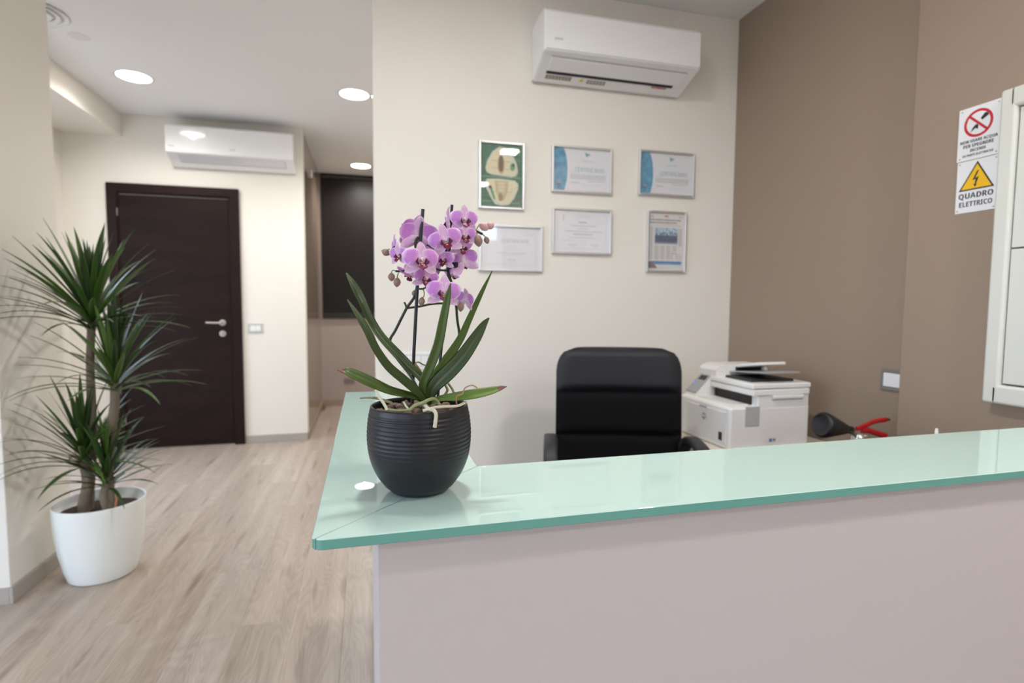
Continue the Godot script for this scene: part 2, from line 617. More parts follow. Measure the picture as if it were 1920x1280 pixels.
func downlights(energy: float) -> void:
	# x, z, is it in view, label
	var spots := [
		[-1.49, -4.30, "round recessed ceiling light above the dark door, leftmost of the lit ones"],
		[-0.07, -4.22, "round recessed ceiling light nearest the edge of the certificate wall"],
		[0.155, -4.22, "ceiling light half hidden behind the certificate wall edge, nearer of two"],
		[-0.045, -6.34, "round recessed ceiling light in front of the dark roller blind"],
		[0.19, -6.34, "ceiling light half hidden behind the certificate wall edge, by the roller blind"],
		[0.25, -1.20, "recessed ceiling light above the glass countertop, out of the picture"],
		[1.38, 0.16, "recessed ceiling light over the counter, out of the picture"],
		[1.40, 1.67, "recessed ceiling light near the transom window, out of the picture"],
	]
	for s in spots:
		var o := thing("ceiling_light", s[2], "ceiling light", Vector3(s[0], H, s[1]), 0.0, "round recessed ceiling lights")
		var r := 0.104
		put("trim_ring", MB.new().lathe([Vector2(r - 0.004, 0), Vector2(r - 0.004, -0.003), Vector2(r + 0.004, -0.005), Vector2(r + 0.013, -0.002), Vector2(r + 0.014, 0)], 40), M.white_plastic, o)
		put("diffuser", MB.new().lathe([Vector2(0, -0.0025), Vector2(r - 0.004, -0.002), Vector2(r - 0.004, 0)], 40), M.glow, o)
		if s[1] > -3.0:
			var w := AreaLight3D.new()
			w.name = "lamp"
			w.area_size = Vector2(0.145, 0.145)
			w.light_color = Color(1.0, 0.992, 0.978)
			w.light_energy = energy * 1.06
			w.area_range = 12.0
			w.area_attenuation = 2.0
			w.shadow_enabled = true
			w.position = Vector3(0, -0.010, 0)
			w.rotation.x = -PI / 2
			o.add_child(w)
			continue
		var l := SpotLight3D.new()
		l.name = "lamp"
		l.light_size = 0.018
		l.light_color = Color(1.0, 0.992, 0.978)
		l.light_energy = energy * 0.5
		l.spot_range = 12.0
		l.spot_attenuation = 2.0
		l.spot_angle = 80.0
		l.spot_angle_attenuation = 0.75
		l.shadow_enabled = true
		l.position = Vector3(0, -0.020, 0)
		l.rotation.x = -PI / 2
		o.add_child(l)


# ================================================================= counter
func counter() -> void:
	var o := thing("reception_counter", "lilac-grey panelled reception counter carrying the glass top", "counter", Vector3(0.01, 0, -0.708))
	put("front_panel", MB.new().rbox(Vector3(1.79, 0.926, 0.036), 0.0015, Vector3(0.895, 0.463, -0.018), 1), M.panel, o)
	put("side_panel", MB.new().rbox(Vector3(0.036, 0.926, 1.05), 0.0015, Vector3(0.018, 0.463, -0.5625), 1), M.panel, o)
	put("inner_panel", MB.new().rbox(Vector3(0.02, 0.19, 0.95), 0.0015, Vector3(0.16, 0.831, -0.6125), 1), M.panel, o)
	put("worktop", MB.new().rbox(Vector3(1.75, 0.03, 0.6), 0.003, Vector3(0.915, 0.72, -0.337), 1), M.panel, o)
	# glass: two panes mitred at the corner
	var g := thing("glass_countertop", "pale green glass countertop under the orchid pot", "countertop", Vector3(0, YC - 0.014, 0))
	var a := PackedVector2Array()
	var xl := -0.068
	var zf := -0.683
	var zk := -0.935
	var xi := 0.186
	for i in 6:
		var t := PI / 4 * i / 5
		a.append(Vector2(xl + 0.013 * (1 - cos(PI / 4 - t)), zf - 0.013 + 0.013 * sin(PI / 4 - t)))
	var gap := 0.0009
	var arm := PackedVector2Array()
	for p in a:
		arm.append(Vector2(p.x - gap * 0.5, p.y - gap * 0.5))
	arm.append_array([Vector2(xl, -1.826), Vector2(xi, -1.826), Vector2(xi, zk - gap)])
	var fr := PackedVector2Array()
	for i in 6:
		var t := PI / 4 * i / 5
		fr.append(Vector2(xl + 0.013 - 0.013 * sin(PI / 4 - t) + gap, zf - 0.013 * (1 - cos(PI / 4 - t))))
	fr.reverse()
	fr.append_array([Vector2(xi + gap, zk), Vector2(1.80, zk), Vector2(1.80, zf)])
	for p in [arm, fr]:
		var mbt := MB.new()
		var mbe := MB.new()
		slab(mbt, mbe, p, 0.014, 0.0011, Vector2(xl + 0.0038, zf - 0.0038), Vector2(xi, zk))
		var pane := put("glass_pane", mbt, M.mint, g)
		put("polished_edge", mbe, M.teal, pane)
	# the glued joint along the mitre
	var j0 := Vector3(xl + 0.0036, 0, zf - 0.0036)
	var j1 := Vector3(xi, 0, zk)
	var jd := (j1 - j0).normalized()
	put("joint", MB.new().rbox(Vector3(0.0018, 0.0138, (j1 - j0).length()), 0.0002, (j0 + j1) / 2 + Vector3(0, 0.0072, 0), 1, Basis(Vector3(-jd.z, 0, jd.x), Vector3.UP, jd)), mat(rgb(116, 146, 138), 0.3), g)


# polygon (x, z) with rim: top and bottom faces into a, bevels and sides into b
func slab(a: MB, b: MB, p: PackedVector2Array, th: float, bev: float, m0: Vector2, m1: Vector2) -> void:
	var inn: PackedVector2Array = Geometry2D.offset_polygon(p, -bev, Geometry2D.JOIN_MITER)[0]
	# no arris along the mitre
	for m in [[m0, m1], [m1, m0]]:
		var end: Vector2 = p[0]
		for q in p:
			if q.distance_to(m[0]) < end.distance_to(m[0]):
				end = q
		var at_ := 0
		for q in inn.size():
			if inn[q].distance_to(end) < inn[at_].distance_to(end):
				at_ = q
		inn[at_] = end + (m[1] - m[0]).normalized() * bev * 1.2
	for e in 2:
		var y := th if e == 0 else 0.0
		var nn := Vector3.UP if e == 0 else Vector3.DOWN
		var ids := Geometry2D.triangulate_polygon(inn)
		for i in range(0, ids.size(), 3):
			var q := [inn[ids[i]], inn[ids[i + 1]], inn[ids[i + 2]]]
			a.tri(Vector3(q[0].x, y, q[0].y), Vector3(q[1].x, y, q[1].y), Vector3(q[2].x, y, q[2].y), nn, nn, nn)
	var inp := PackedVector2Array()
	for q in p:
		var best := inn[0]
		for r in inn:
			if r.distance_to(q) < best.distance_to(q):
				best = r
		inp.append(best)
	var c := Vector2.ZERO
	for q in p:
		c += q / p.size()
	var cw := 1.0 if Geometry2D.is_polygon_clockwise(p) else -1.0
	for i in p.size():
		var j := (i + 1) % p.size()
		var d := p[j] - p[i]
		var s := Vector3(-d.y, 0, d.x).normalized() * cw
		var p0 := Vector3(p[i].x, 0, p[i].y)
		var p1 := Vector3(p[j].x, 0, p[j].y)
		var i0 := Vector3(inp[i].x, 0, inp[i].y)
		var i1 := Vector3(inp[j].x, 0, inp[j].y)
		var up := Vector3.UP
		b.quad(p0 + up * bev, p1 + up * bev, p1 + up * (th - bev), p0 + up * (th - bev), s)
		a.quad(p0 + up * (th - bev), p1 + up * (th - bev), i1 + up * th, i0 + up * th, (s + up).normalized())
		b.quad(p0 + up * bev, p1 + up * bev, i1, i0, (s - up).normalized())


# ================================================================= orchid
func petal_image(deep: Color, pale: Color, margin: Color, vein: Color, stripes: float) -> Image:
	var s := 128
	var img := Image.create(s, s, false, Image.FORMAT_RGB8)
	var nz := noise(0.05, 21, 2)
	for y in s:
		for x in s:
			var q := (x + 0.5) / s
			var across := absf(q * 2.0 - 1.0)
			var v := (y + 0.5) / s
			var c := pale.lerp(deep, smoothstep(0.05, 0.45, v) * 0.85)
			var st := sin((q - 0.5) * stripes * (1.0 - 0.25 * v) + nz.get_noise_2d(x, y * 0.4) * 1.6)
			c = c.lerp(vein, 0.38 * smoothstep(0.35, 1.0, st) * (1.0 - 0.5 * across))
			c = c.lerp(margin, smoothstep(0.72, 0.98, maxf(across, v)) * 0.8)
			img.set_pixel(x, y, c)
	return img


func petal_mesh(length: float, width: float, kind: int) -> ArrayMesh:
	var rows := []
	var under := []
	var nl := 12
	var k := 5
	for i in nl + 1:
		var t := float(i) / nl
		var w: float
		if kind == 0:      # round petal
			w = width * (0.16 + 0.84 * pow(sin(PI * clampf(pow(t, 0.72) * 0.97 + 0.03, 0, 1)), 0.62)) * (1.0 if t < 1.0 else 0.3)
		else:              # sepal
			w = width * (0.22 + 0.78 * pow(sin(PI * clampf(pow(t, 0.85), 0, 1)), 0.75)) * (1.0 if t < 1.0 else 0.25)
		if t > 0.9:
			w *= sqrt(maxf(1.0 - pow((t - 0.9) / 0.1, 2.0), 0.02))
		w *= 0.5
		var zc := 0.07 * sin(PI * t) - 0.10 * t * t
		var row := PackedVector3Array()
		for j in range(-k, k + 1):
			var s := float(j) / k
			row.append(Vector3(s * w, t * length, zc + (-0.07 if kind == 0 else 0.06) * s * s + 0.018 * (1 - s * s) + 0.012 * sin(s * 7.0 + t * 5.0) * t))
		rows.append(row)
		row = PackedVector3Array()
		for j in range(-k, k + 1):
			var s := float(j) / k
			row.append(Vector3(s * w, t * length, zc + (-0.07 if kind == 0 else 0.06) * s * s - 0.018 * (1 - s * s) + 0.012 * sin(s * 7.0 + t * 5.0) * t))
		under.append(row)
	return MB.new().sheet(rows).sheet(under, false, true).done()


func orchid() -> void:
	var zc := -0.838
	var base := Vector3(0.0765, YC, zc)
	var o := thing("potted_orchid", "pink striped orchid in a ribbed charcoal pot on the glass countertop", "potted plant", base)
	# pot
	var prof := [Vector2(0, 0.0), Vector2(0.038, 0.0), Vector2(0.0415, 0.0012)]
	var key := [[0.0, 0.042], [0.006, 0.0475], [0.0117, 0.0537], [0.03, 0.066], [0.049, 0.0737], [0.0686, 0.0776], [0.091, 0.0786], [0.114, 0.0768], [0.131, 0.0735]]
	var n := 150
	for i in range(1, n + 1):
		var h := 0.002 + 0.129 * i / n
		var r := 0.0
		for q in key.size() - 1:
			if h >= key[q][0] and h <= key[q + 1][0]:
				var k0: Array = key[maxi(q - 1, 0)]
				var k3: Array = key[mini(q + 2, key.size() - 1)]
				var s: float = (h - key[q][0]) / (key[q + 1][0] - key[q][0])
				var b: float = key[q][1]
				var c: float = key[q + 1][1]
				var m0: float = (c - k0[1]) / maxf(key[q + 1][0] - k0[0], 1e-4) * (key[q + 1][0] - key[q][0])
				var m1: float = (k3[1] - b) / maxf(k3[0] - key[q][0], 1e-4) * (key[q + 1][0] - key[q][0])
				r = (2 * s * s * s - 3 * s * s + 1) * b + (s * s * s - 2 * s * s + s) * m0 + (-2 * s * s * s + 3 * s * s) * c + (s * s * s - s * s) * m1
		var amp := 0.00042 * smoothstep(0.048, 0.088, h) * (1.0 - smoothstep(0.122, 0.127, h))
		prof.append(Vector2(r + amp * sin(TAU * h / 0.0062), h))
	prof.append_array([Vector2(0.0731, 0.1325), Vector2(0.0715, 0.1332), Vector2(0.0698, 0.1322), Vector2(0.0695, 0.128), Vector2(0.0725, 0.112), Vector2(0.072, 0.10), Vector2(0, 0.10)])
	put("pot", MB.new().lathe(prof, 72), mat(rgb(34, 34, 39), 0.38, 0, 0.42), o)
	# bark / clay pebbles
	var pm := [bumpy(mat(rgb(128, 106, 92), 0.9), 0.2, 0.08, 60.0, 4), bumpy(mat(rgb(108, 88, 76), 0.9), 0.2, 0.08, 60.0, 6), bumpy(mat(rgb(146, 124, 108), 0.9), 0.2, 0.08, 60.0, 7)]
	put("potting_mix", MB.new().lathe([Vector2(0.0705, 0.115), Vector2(0.05, 0.120), Vector2(0, 0.124)], 32), mat(rgb(52, 40, 33), 0.95), o)
	var pebbles := []
	for i in 3:
		var rows := []
		var nz := noise(0.9, 40 + i, 2)
		for a in 7:
			var row := PackedVector3Array()
			for b in 10:
				var th := PI * a / 6
				var p := Vector3(sin(th) * cos(TAU * b / 10), cos(th), sin(th) * sin(TAU * b / 10))
				if a == 0 or a == 6:
					p = Vector3(0, cos(th), 0)
				row.append(p * (1.0 + 0.35 * nz.get_noise_3d(p.x * 2, p.y * 2, p.z * 2)))
			rows.append(row)
		pebbles.append(MB.new().sheet(rows, true).done())
	for i in 46:
		var a := i * 2.399
		var r := 0.064 * sqrt((i + 0.5) / 46.0)
		var s := rng.randf_range(0.0062, 0.0092)
		var e := put("clay_pebble", pebbles[i % 3], pm[i % 3], o, Vector3(r * cos(a), 0.1255 - 0.006 * r / 0.064 + rng.randf_range(-0.001, 0.003), r * sin(a)), Vector3(rng.randf() * 3, rng.randf() * 6, 0))
		e.scale = Vector3(s, s * 0.8, s * 0.95)
	# leaves, traced at their own depth: points (px, py, z), widths in px
	var green := mat(rgb(66, 88, 30), 0.36, 0, 0.5)
	green.backlight_enabled = true
	green.backlight = Color(0.10, 0.16, 0.04)
	var deep := mat(rgb(50, 68, 26), 0.36, 0, 0.5)
	deep.backlight_enabled = true
	deep.backlight = Color(0.05, 0.10, 0.03)
	var young := mat(rgb(98, 122, 52), 0.36, 0, 0.5)
	young.backlight_enabled = true
	young.backlight = Color(0.14, 0.18, 0.05)
	var leaves := [
		[[[800, 752, -0.838], [790, 712, -0.84], [768, 690, -0.846], [745, 666, -0.852], [714, 632, -0.862], [693, 598, -0.87], [678, 565, -0.876], [664, 538, -0.88], [649, 512, -0.884]], [9, 16, 20, 20, 18, 17, 18, 17, 4], Vector3(0.40, 0.30, 0.9), deep],
		[[[798, 756, -0.830], [784, 738, -0.824], [757, 714, -0.818], [727, 688, -0.812], [704, 655, -0.808], [688, 622, -0.806], [672, 594, -0.806], [651, 562, -0.806]], [11, 17, 19, 18, 16, 15, 12, 3], Vector3(0.35, 0.40, 0.85), deep],
		[[[798, 756, -0.836], [776, 744, -0.830], [732, 734, -0.82], [696, 719, -0.81], [660, 702, -0.802], [646, 696, -0.80], [633, 694, -0.80]], [10, 14, 19, 23, 20, 13, 1], Vector3(0.05, 0.65, 0.75), green],
		[[[795, 756, -0.834], [793, 722, -0.828], [808, 684, -0.82], [822, 645, -0.812], [831, 600, -0.806], [839, 560, -0.803], [845, 531, -0.80]], [12, 16, 18, 18, 16, 12, 2], Vector3(-0.15, 0.2, 1.0), green],
		[[[802, 752, -0.846], [815, 712, -0.85], [838, 676, -0.856], [864, 636, -0.864], [881, 598, -0.87], [903, 550, -0.878], [923, 508, -0.884]], [11, 20, 20, 17, 14, 10, 2], Vector3(-0.5, 0.3, 0.85), green],
		[[[802, 756, -0.832], [815, 725, -0.822], [843, 698, -0.812], [870, 668, -0.806], [894, 632, -0.803], [908, 608, -0.803], [917, 596, -0.803]], [13, 27, 31, 28, 22, 13, 3], Vector3(-0.35, 0.35, 0.88), deep],
		[[[802, 757, -0.834], [825, 748, -0.826], [856, 745, -0.815], [890, 740, -0.805], [922, 733, -0.80], [940, 727, -0.80], [949, 725, -0.80]], [9, 13, 19, 21, 16, 8, 1], Vector3(0.0, 0.6, 0.8), young],
		[[[735, 757, -0.812], [722, 752, -0.808], [706, 747.5, -0.80], [690, 745.5, -0.795], [675, 746.5, -0.79]], [8, 8, 7, 4, 1], Vector3(0, 0.9, 0.6), mat(rgb(128, 132, 98), 0.6)],
	]
	for l in leaves:
		var pts := []
		var wid := []
		for p in l[0]:
			pts.append(at(p[0], p[1], p[2]) - base)
		for w in l[1]:
			wid.append(w * 0.00080)
		put("leaf", MB.new().blade(smooth(pts, 4), smooth(wid, 4).map(func(x): return maxf(x, 0.0004)), l[2].normalized(), 0.42, 0.0011, 4), l[3], o)
	# browned leaf tips
	var brown := mat(rgb(112, 72, 62), 0.5)
	for t in [[[645, 696, -0.80], [640, 694.7, -0.80], [632, 694, -0.80], 12.5], [[933, 730, -0.80], [941, 727, -0.80], [950, 724.5, -0.80], 11.5]]:
		put("leaf_tip", MB.new().blade([at(t[0][0], t[0][1], t[0][2]) - base, at(t[1][0], t[1][1], t[1][2]) - base, at(t[2][0], t[2][1], t[2][2]) - base], [t[3] * 0.00084, t[3] * 0.00062, 0.0004], Vector3(0, 0.62, 0.78), 0.42, 0.0017, 4), brown, o)
	# aerial roots
	var rootm := mat(rgb(206, 202, 180), 0.75)
	var rootg := mat(rgb(142, 148, 104), 0.7)
	var roottan := mat(rgb(176, 134, 102), 0.8)
	var roots := [
		[[[704, 732, -0.80], [711, 744, -0.79], [719, 755, -0.782], [726, 768, -0.78]], 2.6, rootm],
		[[[768, 769, -0.775], [778, 760, -0.775], [793, 755, -0.778], [803, 750, -0.78], [813, 747.5, -0.785], [819, 752, -0.79], [824, 759, -0.79]], 3.2, rootg],
		[[[795, 758, -0.782], [803, 766, -0.77], [813, 769, -0.761], [817.5, 777, -0.757], [816.5, 790, -0.755], [815, 801, -0.755]], 3.3, rootm],
		[[[793, 770, -0.768], [815, 764, -0.77], [832, 762, -0.775], [857, 761, -0.79], [873, 754, -0.81]], 2.7, rootm],
		[[[757, 754, -0.79], [762, 762, -0.782], [769, 770, -0.778]], 1.8, rootm],
		[[[730, 767, -0.795], [740, 769, -0.785], [757, 769, -0.778], [772, 767, -0.772]], 2.2, rootg],
		[[[856, 757, -0.80], [856, 743, -0.80], [867, 738, -0.80], [872, 727, -0.80], [885, 722, -0.80], [895, 727, -0.80]], 1.2, roottan],
		[[[779, 680, -0.86], [785, 678.5, -0.862], [793, 683, -0.866], [803, 686, -0.868]], 1.6, rootg],
		[[[778, 681, -0.86], [785, 690, -0.86], [793, 702, -0.858], [798, 716, -0.85]], 1.9, roottan],
		[[[828, 676, -0.87], [833, 666, -0.875], [844, 659, -0.88]], 1.2, roottan],
		[[[834, 720, -0.86], [839, 731, -0.862], [834, 740, -0.862], [828, 750, -0.86]], 2.6, rootg],
		[[[840, 718, -0.866], [848, 729, -0.868], [851, 738, -0.866], [850, 752, -0.862]], 2.4, rootg],
	]
	for r in roots:
		var pts := []
		for p in r[0]:
			pts.append(at(p[0], p[1], p[2]) - base)
		put("root", MB.new().tube(smooth(pts, 4), r[1] * 0.00082, 8), r[2], o)
	# stakes, spikes, clip
	var stake := mat(rgb(34, 40, 46), 0.42)
	put("stake", MB.new().tube([at(793, 392, -0.842) - base, at(784.5, 500, -0.848) - base, at(776, 660, -0.862) - base, at(773, 762, -0.866) - base], 0.0026, 8), stake, o)
	put("stake", MB.new().tube([at(847.5, 384, -0.868) - base, at(840, 520, -0.866) - base, at(825, 680, -0.862) - base, at(820, 760, -0.856) - base], 0.0023, 8), stake, o)
	var stemm := mat(rgb(46, 54, 36), 0.5)
	for s in [
		[[[796, 752, -0.845], [770, 705, -0.862], [742, 668, -0.88], [731, 640, -0.888], [741, 620, -0.886], [751, 600, -0.88], [762.5, 577.5, -0.872], [770, 567, -0.866], [778, 554, -0.858], [783, 530, -0.85], [785, 505, -0.846], [782, 480, -0.846], [779, 455, -0.846], [784, 445, -0.842]], 2.7],
		[[[762.5, 577.5, -0.872], [786, 574.5, -0.868], [805, 570.5, -0.864], [824, 568.5, -0.862], [855, 569, -0.86]], 2.1],
		[[[762.5, 577.5, -0.872], [760, 570, -0.872], [757.5, 566.5, -0.872]], 1.8],
		[[[803, 752, -0.845], [830, 712, -0.87], [852, 670, -0.89], [861, 632, -0.894], [857.5, 600, -0.888], [855.5, 575, -0.876], [852, 548, -0.868], [846, 528, -0.862], [840, 506, -0.86], [838, 480, -0.86], [838, 450, -0.862], [846, 436, -0.864], [858, 433, -0.862], [880, 430.5, -0.856], [892, 433, -0.854], [905, 439, -0.852]], 2.5],
		[[[742, 508, -0.832], [752, 508.5, -0.836], [764, 506, -0.84], [783, 503, -0.845]], 1.9],
		[[[784, 541, -0.846], [791, 541.5, -0.84], [797, 539.5, -0.834], [803, 534, -0.83]], 1.8],
		[[[838, 507, -0.86], [828, 506.5, -0.85], [818, 504.5, -0.846], [800, 498, -0.84]], 2.0],
		[[[783, 492, -0.846], [768, 484, -0.85], [750, 474, -0.852], [741, 470, -0.85]], 1.8],
		[[[838, 470, -0.86], [824, 468, -0.855], [812, 464, -0.85], [800, 459, -0.848]], 1.8],
	]:
		var pts := []
		for p in s[0]:
			pts.append(at(p[0], p[1], p[2]) - base)
		put("flower_stem", MB.new().tube(smooth(pts, 4), s[1] * 0.00082, 8), stemm, o)
	put("stem_clip", MB.new().rbox(Vector3(0.012, 0.012, 0.011), 0.003, Vector3.ZERO, 2).rbox(Vector3(0.007, 0.009, 0.009), 0.002, Vector3(0.006, -0.001, 0.005), 2), mat(rgb(24, 32, 38), 0.3), o, at(845, 497, -0.855) - base, Vector3(0, 0.3, 0.2))
	# flowers
	var petal_m := textured(petal_image(rgb(208, 136, 220), rgb(240, 210, 237), rgb(248, 230, 248), rgb(188, 104, 204), 60.0), 0.55, 0.3)
	var sepal_m := textured(petal_image(rgb(226, 184, 224), rgb(244, 226, 234), rgb(246, 224, 242), rgb(202, 136, 198), 50.0), 0.55, 0.3)
	for m in [petal_m, sepal_m]:
		m.backlight_enabled = true
		m.backlight = Color(0.5, 0.45, 0.5)
	var lip_m := mat(rgb(118, 8, 76), 0.45)
	var lip_dark := mat(rgb(92, 4, 58), 0.45)
	var yel := mat(rgb(232, 168, 44), 0.45)
	var col := mat(rgb(234, 206, 210), 0.5)
	var round_petal := petal_mesh(1.0, 1.02, 0)
	var sepal := petal_mesh(1.02, 0.56, 1)
	var lip := lip_mesh()
	var wing := wing_mesh()
	var colm := MB.new().tube([Vector3(0, 0.05, 0), Vector3(0, 0.09, 0.12), Vector3(0, 0.07, 0.22)], [0.07, 0.085, 0.07], 8).done()
	var callus := MB.new().rbox(Vector3(0.13, 0.10, 0.12), 0.045, Vector3.ZERO, 2).done()
	# px, py, z, radius px, facing, roll
	var fl := [
		[790, 489, -0.806, 30, Vector3(0.18, -0.02, 1), 0.0, 1.0],
		[784, 443, -0.85, 33, Vector3(-0.12, 0.28, -1), 0.05, 1.0],
		[776, 436, -0.872, 33, Vector3(-0.5, 0.35, -0.8), 0.1, 1.0],
		[748.5, 479, -0.826, 20, Vector3(-0.75, -0.15, 0.65), 0.0, 0.8],
		[742, 464, -0.85, 21, Vector3(-1, -0.05, 0.15), 0.0, 0.8],
		[871, 413, -0.836, 25, Vector3(0.16, -0.08, 1), 0.0, 1.0],
		[842, 420, -0.866, 29, Vector3(-0.85, -0.15, -0.4), -0.1, 1.0],
		[836, 452, -0.822, 28, Vector3(-0.05, -0.1, 1), 0.3, 0.95],
		[872, 443, -0.832, 21, Vector3(0.2, -0.35, 1), 0.1, 1.0],
		[867, 463, -0.838, 21, Vector3(0.35, -0.6, 0.8), 0.0, 1.0],
		[869, 491, -0.846, 27, Vector3(0.35, 0.1, -1), -0.3, 1.0],
		[833, 487, -0.84, 21, Vector3(-0.55, -0.2, 0.6), 0.0, 0.8],
		[832, 549, -0.822, 29, Vector3(-0.02, -0.02, 1), -0.08, 1.0],
		[872, 563, -0.85, 21, Vector3(0.75, 0.1, -0.55), 0.2, 0.9],
		[851, 512, -0.866, 18, Vector3(0.5, -0.5, -0.7), 0.0, 1.0],
		[798, 522, -0.832, 23, Vector3(0.3, -0.35, 0.9), -0.2, 0.9],
		[768, 513, -0.838, 22, Vector3(-0.3, -0.8, -0.45), 0.2, 1.0],
		[812, 515, -0.85, 20, Vector3(0.5, -0.4, 0.5), 0.2, 1.0],
	]
	for f in fl:
		var r: float = f[3] * 0.00094
		var zz: Vector3 = f[4].normalized()
		var xx := Vector3.UP.cross(zz).normalized()
		var yy := zz.cross(xx)
		var b := Basis(xx, yy, zz).rotated(zz, f[5]).scaled(Vector3.ONE * r)
		var q := Node3D.new()
		q.name = "flower"
		o.add_child(q, true)
		q.transform = Transform3D(b, at(f[0], f[1], f[2]) - base)
		var open: float = f[6]
		for s in [[0.0, -0.06], [2.18, -0.05], [-2.18, -0.05]]:
			var e := put("sepal", sepal, sepal_m, q, Vector3(0, 0, s[1]))
			e.rotation = Vector3(0, 0, s[0])
			e.rotate_object_local(Vector3.RIGHT, -0.08 + (1.0 - open) * 1.2)
		for s in [-1.0, 1.0]:
			var e := put("petal", round_petal, petal_m, q, Vector3(s * 0.03, 0.03, 0.0))
			e.rotation = Vector3(0, 0, -s * 1.28)
			e.rotate_object_local(Vector3.RIGHT, -0.05 + (1.0 - open) * 1.2)
		put("column", colm, col, q)
		put("lip", lip, lip_m, q).scale = Vector3(0.82, 0.85, 0.9)
		for s in [-1.0, 1.0]:
			var e := put("side_lobe", wing, lip_dark, q, Vector3(s * 0.10, -0.08, 0.10))
			e.rotation = Vector3(0.15, s * 0.55, s * -0.22)
			e.scale.x = s
		put("callus", callus, yel, q, Vector3(0, -0.20, 0.20))
	# buds: px, py, z, length px, width px, lean
	var bud_m := mat(rgb(148, 121, 107), 0.6)
	var bud_pink := mat(rgb(204, 160, 160), 0.55)
	var buds := [[723.5, 473, -0.85, 17, 13, 1.1, 0], [734, 519, -0.826, 16, 12.5, 0.05, 0], [744.5, 529, -0.824, 18, 13, -0.1, 0], [790.5, 565, -0.836, 17, 12, -0.15, 0], [777, 550, -0.87, 14, 10, 0.0, 0],
		[907, 425, -0.846, 21, 15, 1.0, 1], [919, 423, -0.85, 18, 14, -1.0, 1], [896.5, 451, -0.844, 24, 17, 0.18, 0], [912.5, 450, -0.85, 15, 11, 0.3, 0], [864, 575, -0.838, 19, 13, -0.1, 0]]
	for b in buds:
		var prof2 := []
		for i in 11:
			var t := float(i) / 10
			prof2.append(Vector2(b[4] * 0.00041 * pow(sin(PI * clampf(t, 0.001, 0.999)), 0.7), (0.5 - t) * b[3] * 0.00082))
		put("bud", MB.new().lathe(prof2, 14), bud_pink if b[6] else bud_m, o, at(b[0], b[1], b[2]) - base, Vector3(0, 0, b[5]))
	for s in [[[731, 467], [726, 468], [724, 470]], [[742, 508], [738, 506.5], [735, 508], [734, 511]], [[747, 511], [745.5, 516], [744.5, 520]], [[793, 541.5], [795.5, 549], [794.5, 556], [791.5, 558]], [[892, 432], [898, 422], [903, 418]], [[893, 434], [894, 438], [895.5, 441]], [[904, 438], [909, 443], [911, 446]], [[858, 568], [861, 565], [863, 567]]]:
		var pts := []
		for p in s:
			pts.append(at(p[0], p[1], -0.846) - base)
		put("bud_stalk", MB.new().tube(smooth(pts, 3), 0.0009, 6), mat(rgb(140, 140, 96), 0.6), o)


func lip_mesh() -> ArrayMesh:
	var rows := []
	for i in 9:
		var t := i / 8.0
		var w := 0.10 + 0.20 * sin(PI * clampf(t * 1.1, 0, 1)) * (1.0 if t < 0.75 else 1.0)
		if t > 0.8:
			w *= maxf(1.0 - (t - 0.8) / 0.2, 0.08)
		var c := Vector3(0, -0.14 - 0.42 * t, 0.08 + 0.28 * sin(PI * 0.62 * t))
		var row := PackedVector3Array()
		for j in range(-3, 4):
			var s := j / 3.0
			row.append(c + Vector3(s * w, 0, 0.07 * s * s + 0.025 * (1 - s * s)))
		for j in range(2, -3, -1):
			var s := j / 3.0
			row.append(c + Vector3(s * w, 0, 0.07 * s * s - 0.025 * (1 - s * s)))
		rows.append(row)
	return MB.new().sheet(rows, true).done()


func wing_mesh() -> ArrayMesh:
	var rows := []
	for i in 8:
		var t := i / 7.0
		var w := 0.05 + 0.13 * sin(PI * clampf(t * 0.85 + 0.1, 0, 1))
		if t > 0.85:
			w *= 0.55
		var c := Vector3(0.07 * sin(PI * t), -0.12 + 0.36 * t, 0.10 * sin(PI * t * 0.8))
		var row := PackedVector3Array()
		for j in range(-3, 4):
			var s := j / 3.0
			row.append(c + Vector3(0.05 * s * s + 0.02 * (1 - s * s), 0, s * w))
		for j in range(2, -3, -1):
			var s := j / 3.0
			row.append(c + Vector3(0.05 * s * s - 0.02 * (1 - s * s), 0, s * w))
		rows.append(row)
	return MB.new().sheet(rows, true).done()


